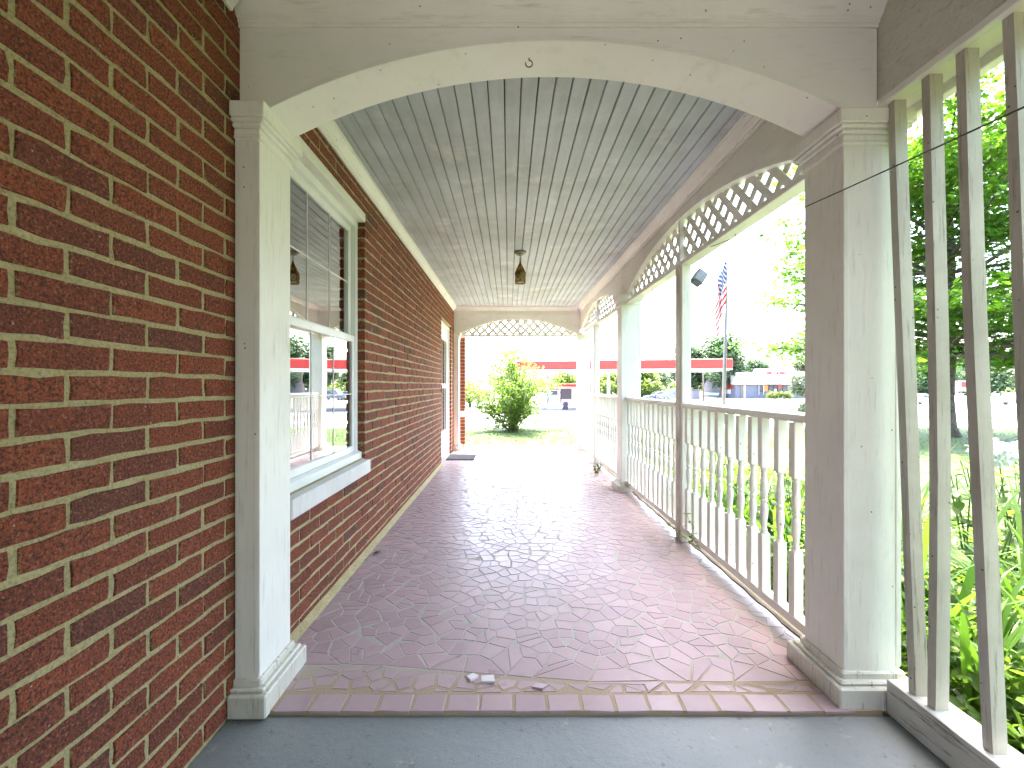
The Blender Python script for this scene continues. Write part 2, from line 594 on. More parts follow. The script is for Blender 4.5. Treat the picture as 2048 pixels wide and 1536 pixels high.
tiles = []   # (poly, centre, z, tilt)
step = .080
pts = []
yy = 1.60; row = 0
while yy < ENDY + .05:
    xx = WALLX + (.5 * step if row % 2 else 0)
    while xx < 1.32:
        pts.append((xx + rnd.uniform(-.5, .5) * step, yy + rnd.uniform(-.5, .5) * step))
        xx += step * 1.02
    yy += step * .92; row += 1
pts = [p for p in pts if WALLX + .02 < p[0] < 1.29 and p[1] < ENDY - .01 and p[1] > chip_line(p[0]) + .03]
for (cx, cy_), poly in vor_cells(pts, (WALLX + .025, 1.293, 1.5, ENDY - .004), .16):
    # cut along the chip line
    poly = [(x, max(y, chip_line(x) + rnd.uniform(.002, .008))) for x, y in poly]
    if abs(area(poly)) < .0012: continue
    poly = simplify(poly, rnd.choice((4, 4, 4, 5, 5, 6)))
    p2 = inset(poly, .0034)
    if not p2: continue
    ax = sum(p[0] for p in p2) / len(p2); ay = sum(p[1] for p in p2) / len(p2)
    tiles.append((p2, (ax, ay), rnd.uniform(-.0007, .0007), (rnd.gauss(0, .0014), rnd.gauss(0, .0014))))
# small broken chips between the crack and the edging row
pts = []
yy = 1.64
while yy < 1.82:
    xx = -.86
    while xx < 1.2:
        q = (xx + rnd.uniform(-.4, .4) * .075, yy + rnd.uniform(-.35, .35) * .05)
        if q[1] < chip_line(q[0]) - .012: pts.append(q)
        xx += .078
    yy += .050
for (cx, cy_), poly in vor_cells(pts, (-.86, 1.21, 1.636, 1.83), .12):
    poly = [(x, min(y, chip_line(x) - rnd.uniform(.004, .016))) for x, y in poly]
    if abs(area(poly)) < .0005 or rnd.random() < .10: continue
    poly = simplify(poly, rnd.choice((4, 5, 5)))
    p2 = inset(poly, .0062)
    if not p2: continue
    ax = sum(p[0] for p in p2) / len(p2); ay = sum(p[1] for p in p2) / len(p2)
    tiles.append((p2, (ax, ay), -.0004 + rnd.uniform(-.001, .001), (rnd.gauss(0, .01), rnd.gauss(0, .01))))
# straight edging row
xx = -.815
while xx < 1.21:
    w = .1075
    sk = (xx - .1) * 0
    x1 = min(xx + w, 1.215)
    j = lambda: rnd.uniform(-.002, .002)
    p2 = [(xx + j(), 1.546 + 1.6 * j()), (x1 + j(), 1.546 + 1.6 * j()), (x1 + j(), 1.628 + j()), (xx + j(), 1.628 + j())]
    tiles.append((p2, ((xx + x1) / 2, 1.588), -.0004 + rnd.uniform(-.0006, .0006), (rnd.gauss(0, .004), rnd.gauss(0, .006))))
    xx += .1195
def seen(t):
    x, y = t[1]
    u = 1018 + 890 * x / y; v = 771 + 890 * H / y
    if not (0 < u < 2048 and v < 1530): return 0
    if x < -.82 and y < 1.95: return .3 / y ** 3
    if x > 1.15 and y < 1.9: return .3 / y ** 3
    return 1 / y ** 3 * abs(area(t[0]))
tiles.sort(key=seen, reverse=True)
mass = MB()
for i, (poly, c, z, tilt) in enumerate(tiles):
    if i < 300:
        b = MB(); tile_mb(b, [(x - c[0], y - c[1]) for x, y in poly], 0, 0, 0, tilt)
        place('tile', b.mesh('tile', 'tile', fix=False), floor, (c[0], c[1], z))
    else:
        tile_mb(mass, poly, z, c[0], c[1], tilt)
o = mass.build('tile_field', 'tile_mass', floor, fix=False)
o['kind'] = 'stuff'
# skim of mortar where wall meets floor
b = MB()
prof = [(0, .0), (.03, .0), (.022, .012), (.004, .034), (0, .036)]
b.prism(prof, lambda u, v, t: (WALLX + u, t, v - .004), 1.80, 6.36)
b.build('mortar_fillet', 'mortar', floor)

# rounded curb at the outer floor edge
b = MB()
prof = [(1.306, -.4), (1.306, .000), (1.316, .016), (1.335, .026), (1.36, .029), (1.39, .025), (1.41, .012), (1.418, -.01), (1.42, -.4)]
ys = np.linspace(1.83, ENDY, 40)
vs = []; fs = []
for y in ys:
    w = rnd.uniform(-.004, .004)
    vs += [(x + (w if z > -.2 else 0), y, z + w * .3) for x, z in prof]
n = len(prof)
for i in range(len(ys) - 1):
    fs += [(i * n + k, i * n + k + 1, (i + 1) * n + k + 1, (i + 1) * n + k) for k in range(n - 1)]
b.add(vs, fs)
o = b.build('curb', 'curb', smooth=True); o['kind'] = 'structure'
# black cable lying in the gap along the curb
p = [(1.302 + .006 * math.sin(i * 1.7) + rnd.uniform(-.003, .003), 1.9 + i * .07, .003 + .002 * math.sin(i)) for i in range(40)]
tag(MB().tube(p, .0045, 6).build('floor_cable', 'black', smooth=True), 'black cable lying in the crack between tiles and curb', 'cable')

# ------------------------------------------------------------------ the brick house
PH, PL = .0687, .2164         # course height, brick length pitch
BH, BL = .0548, .2020
Z0 = 1.0205 - 15 * PH
WIN = (1.93, 2.98, .645, 2.27)
DOOR = (6.36, 7.40, -.1, 2.09)
CEIL = 2.50
house = thing('brick_house', 'red brick house wall with yellow sandy mortar along the porch', 'house', (-3, 3, -.16))
# mortar body of the wall, in blocks round the openings (recessed 8 mm behind the brick faces)
xb0, xb1 = WALLX - .10, WALLX - .0045
def wall_blocks():
    ze = 3.0
    e = .010
    return [(-2.4, WIN[0] - e, -.4, ze), (WIN[0] - e, WIN[1] + e, -.4, WIN[2]), (WIN[0] - e, WIN[1] + e, WIN[3] + e, ze),
            (WIN[1] + e, DOOR[0] - e, -.4, ze), (DOOR[0] - e, DOOR[1] + e, DOOR[3] + e, ze), (DOOR[1] + e, 8.60, -.4, ze)]
for y0, y1, z0, z1 in wall_blocks():
    MB().box(xb0, xb1, y0, y1, z0, z1).build('mortar_wall', 'mortar', house)
# projecting brick corner beyond the far end
MB().box(xb0, -.862, 8.623, 8.735, -.4, 3.0).build('mortar_wall', 'mortar', house)
# inner room seen dimly through the glass
M['room'] = simple('dim_room_wall', (.22, .21, .2), .9)
b = MB()
b.add([(xb0 - .01, -2.4, -.1), (-4.5, -2.4, -.1), (-4.5, 9, -.1), (xb0 - .01, 9, -.1)], [(0, 1, 2, 3)])
b.add([(-4.5, -2.4, -.1), (-4.5, 9, -.1), (-4.5, 9, 3), (-4.5, -2.4, 3)], [(0, 1, 2, 3)])
b.add([(xb0 - .01, -2.4, -.1), (-4.5, -2.4, -.1), (-4.5, -2.4, 3), (xb0 - .01, -2.4, 3)], [(0, 1, 2, 3)])
b.add([(xb0 - .01, 4.0, -.1), (-4.5, 4.0, -.1), (-4.5, 4.0, 3), (xb0 - .01, 4.0, 3)], [(0, 1, 2, 3)])
b.add([(xb0 - .01, 9, -.1), (-4.5, 9, -.1), (-4.5, 9, 3), (xb0 - .01, 9, 3)], [(0, 1, 2, 3)])
b.build('room', 'room', house, fix=False)
# roof over house and porch
b = MB()
b.prism([(-6, 3.0), (1.62, 2.66), (1.62, 2.74), (-6, 5.2)], lambda u, v, t: (u, t, v), -1.6, 8.25)
b.build('roof', simple('roof_shingle', (.12, .11, .1), .9), house)

def brick_mesh(L, depth=.092, ragged=True, seed=0):
    """front face +X at x=0, along y, rough outline"""
    r = random.Random(seed)
    hl, hh = L / 2, BH / 2
    if ragged:
        k = max(2, int(L / .05))
        out = [(-hl + L * i / k, -hh) for i in range(k)] + [(hl, -hh), (hl, 0)] + [(hl - L * i / k, hh) for i in range(k)] + [(-hl, hh), (-hl, 0)]
        out = [(y + r.gauss(0, .0019), z + r.gauss(0, .0017)) for y, z in out]
    else:
        out = [(-hl, -hh), (hl, -hh), (hl, hh), (-hl, hh)]
    n = len(out)
    vs = [(0, y * .99, z * .955) for y, z in out] + [(-.0025, y, z) for y, z in out] + [(-depth, y, z) for y, z in out]
    fs = [tuple(range(n))]
    for rr in (0, n):
        fs += [(rr + i, rr + n + i, rr + n + (i + 1) % n, rr + (i + 1) % n) for i in range(n)]
    return vs, fs

bricks = []    # (yc, zc, L, wall) wall 0 = porch wall, 1 = far corner face, 2 = door reveal etc.
def course(k, z, segs):
    off = .8666 + (0 if (k - 15) % 2 == 0 else PL / 2)
    for a, c in segs:
        i = math.floor((a - off) / PL)
        y = off + i * PL
        while y < c:
            y0 = max(a, y + (PL - BL) / 2); y1 = min(c, y + PL - (PL - BL) / 2)
            if y1 - y0 > .035: bricks.append(((y0 + y1) / 2, z, y1 - y0))
            y += PL
k = 0
while True:
    z = Z0 + (k + .5) * PH
    if z > 2.75: break
    segs = [(-2.4, 8.62)]
    cut = []
    if WIN[2] - .03 < z < WIN[3] + .01: cut.append((WIN[0], WIN[1]))
    if .55 < z < WIN[2]: cut.append((1.88, 2.96))       # sill stone
    if z < DOOR[3] + .01: cut.append((DOOR[0], DOOR[1]))
    for a, c in cut:
        ns = []
        for s0, s1 in segs:
            if c <= s0 or a >= s1: ns.append((s0, s1)); continue
            if s0 < a: ns.append((s0, a))
            if c < s1: ns.append((c, s1))
        segs = ns
    course(k, z, segs)
    k += 1
def bseen(t):
    y, z, L = t
    if y < .75: return 0
    v = 771 - 890 * (z - H) / y
    u = 1018 + 890 * WALLX / y
    if v < -20 or v > 1556 or u < -60: return 0
    if y < 1.79 and y > 1.57: return 0
    if z < 0 or z > 2.46: return 0
    return L / y ** 3
bricks.sort(key=bseen, reverse=True)
full = []
for s_ in range(14):
    vs, fs = brick_mesh(BL, .092, True, s_)
    full.append(MB().add(vs, fs).mesh('brick', 'brick', fix=False))
cache = {}
mass = MB()
for i, (y, z, L) in enumerate(bricks):
    loc = (WALLX + max(-.0012, min(.0025, rnd.gauss(0, .0012))), y + rnd.gauss(0, .001), z + rnd.gauss(0, .0012))
    if i < 300:
        if abs(L - BL) < .004: me = rnd.choice(full)
        else:
            key = round(L, 2)
            if key not in cache:
                vs, fs = brick_mesh(L, .092, True, int(L * 1e4)); cache[key] = MB().add(vs, fs).mesh('brick', 'brick', fix=False)
            me = cache[key]
        place('brick', me, house, loc, (rnd.gauss(0, .004), 0, rnd.gauss(0, .004)))
    else:
        vs, fs = brick_mesh(L, .092, y < 6 and y > .7, i)
        mass.add([(a + loc[0], c + loc[1], d + loc[2]) for a, c, d in vs], fs)
# far corner, faces towards the porch
k = 0
while Z0 + (k + .5) * PH < 2.95:
    z = Z0 + (k + .5) * PH
    mass.box(-.955, -.853, 8.616, 8.742, z - BH / 2, z + BH / 2)
    k += 1
o = mass.build('brickwork', 'brick_mass', house, fix=False)
o['kind'] = 'stuff'
MB().box(-.95, -.835, 8.57, 8.745, .52, .64).build('window_sill', 'stone_sill', house, bevel=.005)

# window of the house
m = NT('window_glass')
lw = m.n('ShaderNodeFresnel'); lw.inputs[0].default_value = 1.9
gl = m.n('ShaderNodeBsdfGlossy'); gl.inputs['Roughness'].default_value = 0.0; gl.inputs[0].default_value = (.95, .97, .96, 1)
tr = m.n('ShaderNodeBsdfTransparent'); tr.inputs[0].default_value = (.72, .76, .74, 1)
wob = m.bump(m.noise(1.5, 2), .04, .02)
m.l(wob, gl.inputs['Normal'])
mx = m.n('ShaderNodeMixShader')
m.l(m.rng(lw.outputs[0], 0, 1, .42, 1.0), mx.inputs[0]); m.l(tr.outputs[0], mx.inputs[1]); m.l(gl.outputs[0], mx.inputs[2])
m.l(mx.outputs[0], m.out.inputs[0])
M['glass'] = m.m
win = MB()
y0, y1, z0, z1 = WIN
FX0, FX1 = -1.060, -1.012                      # frame depth range
win.box(FX0, FX1, y0, y0 + .045, z0, z1 - .05)
win.box(FX0, FX1, y1 - .045, y1, z0, z1 - .05)
win.box(FX0, FX1 + .001, y0, y1, z1 - .095, z1 - .05)
win.box(FX0, FX1 + .012, y0, y1, z0, z0 + .05)
w = win.build('window', 'vinyl', house, bevel=.003)
MB().box(-1.062, WALLX + .004, y0, y1, z1 - .05, z1 + .008).build('head_board', 'white_y', w, bevel=.003)
def sash(za, zb, x0, x1):
    s = MB(); t = .042
    s.box(x0, x1, y0 + .047, y0 + .047 + t, za, zb); s.box(x0, x1, y1 - .047 - t, y1 - .047, za, zb)
    s.box(x0, x1 + .001, y0 + .047, y1 - .047, za, za + t); s.box(x0, x1 + .001, y0 + .047, y1 - .047, zb - t, zb)
    s.build('sash', 'vinyl', w, bevel=.003)
    xm = (x0 + x1) / 2
    MB().box(xm - .002, xm + .002, y0 + .07, y1 - .07, za + .02, zb - .02).build('pane', 'glass', w)
    for fy in (1 / 3, 2 / 3):
        yy = y0 + .09 + (y1 - y0 - .18) * fy
        MB().box(xm + .0025, xm + .005, yy - .003, yy + .003, za + t, zb - t).build('muntin', 'vinyl', w)
    zz = (za + zb) / 2
    MB().box(xm + .0022, xm + .0057, y0 + .085, y1 - .085, zz - .003, zz + .003).build('muntin', 'vinyl', w)
sash(z0 + .05, 1.455, -1.040, -1.018)
sash(1.425, z1 - .095, -1.062, -1.042)
s = MB().box(-1.064, -.918, 1.885, 2.955, .556, .642)
s.build('window_sill', 'stone_sill', w, bevel=.006)
MB().box(-1.03, -.985, y0 + .002, y1 - .002, .643, .690).build('subsill', 'vinyl', w, bevel=.004)
# door of the house
y0, y1, z0, z1 = DOOR
d = MB()
d.box(-1.062, -.99, y0, y0 + .05, -.006, z1); d.box(-1.062, -.99, y1 - .05, y1, -.006, z1); d.box(-1.062, -.989, y0, y1, z1 - .05, z1)
door = d.build('door', 'vinyl', house, bevel=.004)
b = MB()
b.box(-1.05, -1.015, y0 + .052, y0 + .15, .02, z1 - .052); b.box(-1.05, -1.015, y1 - .15, y1 - .052, .02, z1 - .052)
b.box(-1.05, -1.0145, y0 + .15, y1 - .15, .02, .42); b.box(-1.05, -1.0145, y0 + .15, y1 - .15, 1.84, z1 - .052); b.box(-1.05, -1.0145, y0 + .15, y1 - .15, 1.09, 1.16)
b.build('door_leaf', 'vinyl', door, bevel=.003)
MB().box(-1.035, -1.031, y0 + .14, y1 - .14, .40, 1.86).build('door_glass', 'glass', door)
b = MB().tube([(-1.015, y0 + .1, 1.02), (-.975, y0 + .1, 1.02), (-.975, y0 + .1, 1.14), (-1.015, y0 + .1, 1.14)], .007, 6)
b.build('door_handle', 'dark_metal', door)
MB().box(-1.06, -.94, y0 - .01, y1 + .01, -.05, -.002).build('threshold', 'concrete', door, bevel=.004)
# unseen wall added behind the camera; its doorway limits the light let in
b = MB()
for x0_, x1_, z0_, z1_ in ((WALLX, -.35, -.4, 2.56), (.45, 1.45, -.4, 2.56), (-.35, .45, 2.05, 2.56)):
    b.box(x0_, x1_, -1.47, -1.252, z0_, z1_)
b.build('unseen_end_wall', simple('end_wall_brick', (.22, .11, .08), .9), house)

# ------------------------------------------------------------------ columns and pilasters
def col_profile(x0, x1, y0, y1, wall=None, dz=0):
    """list of (name, mb) for a square column; wall side stays flush when given"""
    parts = []
    def ring(b, o, za, zb):
        xa = x0 - (0 if wall == 'x0' else o)
        b.box(xa, x1 + o, y0 - o, y1 + o, za, zb)
    s = MB(); ring(s, 0, .10, 2.0 + dz); parts.append(('shaft', s, .004))
    t = MB()
    for xa, xb, ya, yb in ((x0 - .0025, x0 + .018, y0 - .0025, y0 + .018), (x1 - .018, x1 + .0025, y0 - .0025, y0 + .018)):
        if wall == 'x0' and xa < x0: continue
        t.box(xa, xb, ya, yb, .12, 1.985 + dz)
    parts.append(('corner_bead', t, .002))
    c = MB()
    for o_, za_, zb_ in ((.010, 1.994, 2.006), (.006, 2.006, 2.030), (.016, 2.030, 2.046), (.026, 2.046, 2.060), (.034, 2.060, 2.112)): ring(c, o_, za_ + dz, zb_ + dz)
    parts.append(('capital', c, .004))
    p = MB(); ring(p, .012, .075, .105); ring(p, .045, -.004 if y0 > 2 else -.012, .068); ring(p, .030, .068, .082)
    parts.append(('plinth', p, .005))
    return parts
def column(x0, x1, y0, y1, label, wall=None, group=None, name='column'):
    t = thing(name, label, 'column', ((x0 + x1) / 2, (y0 + y1) / 2, 0), group)
    for nm, b, bv in col_profile(x0, x1, y0, y1, wall, -.06 if y0 > 7 else 0):
        if b.v: b.build(nm, 'white_dirty' if (nm == 'plinth') else 'white', t, bevel=bv)
    return t
CX0, CX1 = 1.204, 1.407
column(CX0, CX1, 1.60, 1.815, 'large square white porch column beside the slatted screen')
column(CX0, CX1, 4.76, 4.965, 'square white porch column halfway along the railing')
column(CX0, CX1, 7.74, 7.945, 'square white corner column at the far end of the railing')
column(WALLX + .001, -.876, 1.562, 1.785, 'white half column against the brick wall beside the window', 'x0', name='pilaster')
column(WALLX + .001, -.876, 7.74, 7.945, 'white half column on the brick wall just past the door', 'x0', name='pilaster')

# ------------------------------------------------------------------ arch beams
def seg_arch(a, c, zs, za, n=28):
    """circular arc points from (a,zs) over (mid,za) to (c,zs)"""
    h = za - zs; w = (c - a) / 2
    R = (w * w + h * h) / (2 * h)
    out = []
    for i in range(n + 1):
        s = a + (c - a) * i / n
        d = s - (a + c) / 2
        out.append((s, za - R + math.sqrt(R * R - d * d)))
    return out
def crown(b, fn, a, c):
    """stepped crown profile: fn(out, z, t)"""
    prof = [(0, -.078), (.010, -.078), (.012, -.066), (.020, -.062), (.034, -.040), (.046, -.022), (.050, -.018), (.050, -.010), (.058, -.008), (.058, 0), (0, 0)]
    b.prism(prof, fn, a, c)

# arch in front of the camera
t = thing('arch_beam', 'white arched beam spanning the porch in front of the tiled floor', 'arch', (.2, 1.69, 2.1))
low = [(WALLX + .002, 2.113), (-.868, 2.113)] + seg_arch(-.866, 1.190, 2.115, 2.362, 72) + [(1.192, 2.113), (1.316, 2.113)]
MB().archbeam(low, CEIL + .1, 1.592, 1.778, 'x').build('arch', 'white_arch', t)
# thin bead following the arch edge
arc = seg_arch(-.866, 1.190, 2.115, 2.362, 72)
b = MB()
for (sa, za), (sb, zb) in zip(arc[:-1], arc[1:]):
    b.add([(sa, 1.589, za + .0005), (sb, 1.589, zb + .0005), (sb, 1.589, zb + .019), (sa, 1.589, za + .019), (sa, 1.5935, za + .0005), (sb, 1.5935, zb + .0005), (sb, 1.5935, zb + .022), (sa, 1.5935, za + .022)],
          [(0, 1, 2, 3), (3, 2, 6, 7), (0, 4, 5, 1)])
b.build('edge_bead', 'white_h', t, fix=False)
b = MB(); crown(b, lambda o, z, t_: (t_, 1.592 - o, CEIL + z), WALLX, 1.32)
b.box(WALLX, 1.318, 1.586, 1.592, 2.408, 2.423)
b.build('crown_moulding', 'white_h', t)

# far arch with lattice
def lattice(t, axis, a, c, zb, arc, x0, mat='white'):
    """crossed laths between bottom rail height zb and the arch; x0 = inner face position across"""
    def ztop(s):
        if s <= arc[0][0] or s >= arc[-1][0]: return zb
        for (s0, q0), (s1, q1) in zip(arc[:-1], arc[1:]):
            if s0 <= s <= s1: return q0 + (q1 - q0) * (s - s0) / (s1 - s0)
        return zb
    pitch = .144; w = .044
    f = (lambda s, t_, z: (s, t_, z)) if axis == 'x' else (lambda s, t_, z: (t_, s, z))
    for sgn, ta, tb in ((1, x0, x0 + .007), (-1, x0 + .0075, x0 + .0145)):
        s = a - .4 + (.03 if sgn > 0 else .06)
        while s < c + .4:
            # march up the lath
            zs = [zb - .01 + i * .006 for i in range(60)]
            inside = [z for z in zs if a + .01 < s + sgn * (z - zb) < c - .01 and ztop(s + sgn * (z - zb)) + .02 >= z]
            if inside and inside[-1] - inside[0] > .03:
                za, zc = inside[0], inside[-1]
                h = w / 2 * 1.414
                b = MB()
                p = []
                for tt in (ta, tb):
                    for z in (za, zc):
                        for e in (-h, h): p.append(f(s + sgn * (z - zb) + e, tt, z))
                b.hexa(p)
                b.build('lath', mat, t)
            s += pitch
t = thing('lattice_arch', 'white arched beam with lattice infill closing the far end of the porch', 'arch', (.15, 7.84, 2.0))
arc = seg_arch(-.845, 1.170, 2.03, 2.292, 34)
low = [(WALLX + .002, 2.113), (-.862, 2.113), (-.846, 2.03)] + arc[1:-1] + [(1.171, 2.03), (1.186, 2.113), (1.238, 2.113)]
low = [(WALLX + .002, 2.052), (-.8451, 2.052)] + [p for p in arc if p[1] > 2.052] + [(1.1701, 2.052), (1.238, 2.052)]
MB().archbeam(low, CEIL + .1, 7.745, 7.94, 'x').build('arch', 'white_h', t)
MB().box(-.871, 1.199, 7.79, 7.90, 1.985, 2.020).build('bottom_rail', 'white_h', t, bevel=.003)
MB().box(.155, .19, 7.80, 7.84, 2.021, 2.31).build('king_post', 'white', t, bevel=.002)
lattice(t, 'x', -.868, 1.198, 2.018, arc, 7.842)
MB().box(WALLX + .003, 1.237, 7.733, 7.744, 2.355, 2.366).build('board_joint', 'white_h', t)
b = MB(); crown(b, lambda o, z, t_: (t_, 7.744 - o, CEIL + z), -.92, 1.19)
b.build('crown_moulding', 'white_h', t)

# side beam over railing, one per bay
def side_bay(a, c, label):
    t = thing('lattice_beam', label, 'beam', (1.28, (a + c) / 2, 2.0))
    arc = seg_arch(a - .03, c + .03, 2.06, 2.345, 36)
    arc = [(s, z) for s, z in arc if a + .035 <= s <= c - .035]
    low = [(a - .10, 2.114), (a + .034, 2.114)] + [p for p in arc if p[1] > 2.10] + [(c - .034, 2.114), (c + .10, 2.114)]
    MB().archbeam(low, CEIL + .1, 1.24, 1.335, 'y').build('arch', 'white_y', t)
    MB().box(1.246, 1.330, a + .001, c - .001, 2.002, 2.034).build('bottom_rail', 'white_y', t, bevel=.003)
    mid = (a + c) / 2
    MB().box(1.255, 1.285, mid - .018, mid + .018, 2.035, 2.36).build('king_post', 'white', t, bevel=.002)
    lattice(t, 'y', a, c, 2.03, arc, 1.288)
    MB().box(1.2375, 1.2395, a - .09, c + .09, 2.40, 2.404).build('board_joint', 'white_dirty', t)
side_bay(1.815, 4.76, 'arched white side beam with lattice over the nearer railing')
side_bay(4.965, 7.74, 'arched white side beam with lattice over the farther railing')
b = MB(); crown(b, lambda o, z, t_: (1.240 - o, t_, CEIL + z), 1.79, 7.735)
tag(b.build('crown_moulding', 'white_y'), 'white crown moulding where the ceiling meets the lattice beams', 'moulding')
b = MB(); crown(b, lambda o, z, t_: (WALLX + .003 + o, t_, CEIL + z), 1.79, 7.735)
tag(b.build('crown_moulding', 'white_y'), 'white crown moulding along the top of the brick wall under the boards', 'moulding')
b = MB(); crown(b, lambda o, z, t_: (WALLX + .003 + o, t_, CEIL + z), -1.25, 1.535)
tag(b.build('crown_moulding', 'white_y'), 'short white crown moulding above the near brick wall in front of the arch', 'moulding')

# side beam above the slats, beside the camera
t = thing('side_beam', 'rough panelled white beam above the leaning slats', 'beam', (1.37, 0, 2.1))
MB().box(1.32, 1.42, -1.25, 1.545, 2.150, 2.62).build('beam_panel', 'osb', t)
MB().box(1.317, 1.43, -1.25, 1.590, 2.122, 2.1495).build('bottom_board', 'white_y', t, bevel=.003)
MB().box(1.431, 1.47, -1.25, 1.62, 2.09, 2.62).build('outer_fascia', 'white_y', t, bevel=.003)
b = MB().box(1.321, 1.407, 1.546, 1.80, 2.150, 2.62)
b.build('beam_end', 'osb', t)

# ------------------------------------------------------------------ ceilings
ceiling = struct('ceiling', MB().box(WALLX, 1.36, 1.77, 7.95, CEIL + .026, CEIL + .09), simple('dark_roof_void', (.03, .03, .03), .9))
bw = .0772
x = -.948
while x < 1.225:
    cuts = [1.775]
    y = 1.775 + rnd.uniform(1.2, 4.5)
    while y < 7.5:
        cuts.append(y); y += rnd.uniform(2.0, 4.2)
    cuts.append(7.75)
    for y0, y1 in zip(cuts[:-1], cuts[1:]):
        b = MB(); g = .0022
        zz = CEIL + rnd.uniform(0, .0014)
        prof = [(x + g, zz + .02), (x + g, zz + .004), (x + g + .003, zz), (x + bw - g - .003, zz), (x + bw - g, zz + .004), (x + bw - g, zz + .02)]
        b.prism(prof, lambda u, v, t_: (u, t_, v), y0 + .0008, y1 - .0008)
        b.build('ceiling_board', 'ceil', ceiling)
    x += bw
near_ceiling = struct('near_ceiling', MB().box(WALLX - .1, 1.45, -1.25, 1.59, CEIL + .002, CEIL + .06), 'ceil')

# ------------------------------------------------------------------ railings
def baluster_mesh():
    b = MB(); h = .02
    b.box(-h, h, -h, h, .110, .395); b.box(-h, h, -h, h, .725, .968)
    prof = [(.0185, .393), (.0195, .399), (.0165, .404), (.0125, .408), (.0150, .413), (.0150, .417), (.0118, .422), (.0120, .435), (.0150, .465), (.0180, .495), (.0185, .515), (.0165, .535),
            (.0125, .545), (.0120, .549), (.0160, .553), (.0165, .560), (.0160, .567), (.0120, .571), (.0125, .575), (.0165, .585), (.0185, .605), (.0180, .625), (.0150, .655), (.0120, .685),
            (.0118, .698), (.0150, .703), (.0150, .707), (.0125, .712), (.0165, .716), (.0195, .721), (.0185, .727)]
    b.lathe(prof, n=12)
    return b.mesh('baluster', 'white')
BALU = baluster_mesh()
for p in BALU.polygons: p.use_smooth = len(p.vertices) == 4 and abs(p.normal.z) < .98 and .396 < p.center.z < .724
RX = 1.272
def railing(y0, y1, n, label, first=None, pitch=None):
    t = thing('porch_railing', label, 'railing', (RX, (y0 + y1) / 2, 0), 'white railings along the porch')
    b = MB()
    prof = [(-.036, .972), (.036, .972), (.036, .985), (.030, 1.004), (.012, 1.013), (-.012, 1.013), (-.030, 1.004), (-.036, .985)]
    b.prism(prof, lambda u, v, q: (RX + u, q, v), y0 + .001, y1 - .001)
    b.build('top_rail', 'white_y', t, bevel=.002)
    MB().box(RX - .024, RX + .030, y0 + .002, y1 - .002, .074, .116).build('bottom_rail', 'white_y', t, bevel=.003)
    p = pitch or (y1 - y0) / (n + .2)
    s = first if first is not None else (y0 + y1) / 2 - (n - 1) / 2 * p
    for i in range(n):
        place('baluster', BALU, t, (RX + rnd.gauss(0, .0012), s + i * p + rnd.gauss(0, .0015), rnd.uniform(-.002, .002)), (rnd.gauss(0, .003), rnd.gauss(0, .003), rnd.gauss(0, .02)))
    MB().box(RX - .02, RX + .025, y0 + .1, y0 + .19, .002, .073).build('foot_block', 'white', t) if False else None
railing(1.817, 3.205, 12, 'white railing section with turned balusters beside the largest column', 1.858, .1172)
railing(3.335, 4.758, 12, 'white railing section between the thin post and the middle column')
railing(4.968, 6.44, 12, 'white railing section just beyond the middle column')
railing(6.57, 7.738, 10, 'farthest white railing section ending at the corner column')
def post(y0, label):
    b = MB().box(1.246, 1.312, y0, y0 + .125, .001, 2.0015)
    t = thing('porch_post', label, 'post', (1.28, y0 + .06, 0), 'thin posts between railing sections')
    b.build('shaft', 'white', t, bevel=.004)
    MB().box(1.2435, 1.2458, y0 + .03, y0 + .10, .0015, 2.0).build('facing_board', 'white_dirty', t, bevel=.001)
post(3.207, 'thin white post between the two nearer railing sections')
post(6.442, 'thin white post between the two farther railing sections')

# ------------------------------------------------------------------ slatted screen beside the camera
t = thing('slat_screen', 'row of leaning weathered white slats on a peeling bottom rail', 'screen', (1.36, .5, 0))
MB().box(1.315, 1.425, -1.2, 1.552, -.012, .108).build('bottom_rail', 'sillwood', t, bevel=.006, seg=2)
tops = [1.543, 1.416, 1.308, 1.182, 1.06, .94, .82, .70, .58, .45, .32, .2, .07, -.06, -.2, -.35, -.5, -.65, -.8, -.95, -1.1]
bots = [1.462, 1.396, 1.230, 1.105, 1.02, .90, .80, .68, .55, .43, .31, .18, .06, -.06, -.2, -.35, -.5, -.65, -.8, -.95, -1.1]
for i, (yt, yb) in enumerate(zip(tops, bots)):
    bow = (.004, -.014, .004, .002)[i] if i < 4 else rnd.uniform(-.006, .006)
    b = MB(); N = 10; vs = []; fs = []
    for k in range(N + 1):
        f = k / N
        z = .106 + (2.124 - .106) * f
        y = yb + (yt - yb) * f + bow * math.sin(math.pi * f) + .0012 * math.sin(f * 9 + i)
        xo = 1.338 + .0015 * math.sin(f * 5 + i)
        vs += [(xo, y, z), (xo + .042, y, z), (xo + .042, y + .028, z), (xo, y + .028, z)]
    for k in range(N):
        for q in range(4): fs.append((k * 4 + q, k * 4 + (q + 1) % 4, k * 4 + 4 + (q + 1) % 4, k * 4 + 4 + q))
    fs += [(3, 2, 1, 0), (N * 4, N * 4 + 1, N * 4 + 2, N * 4 + 3)]
    b.add(vs, fs); b.build('slat', 'slat', t)

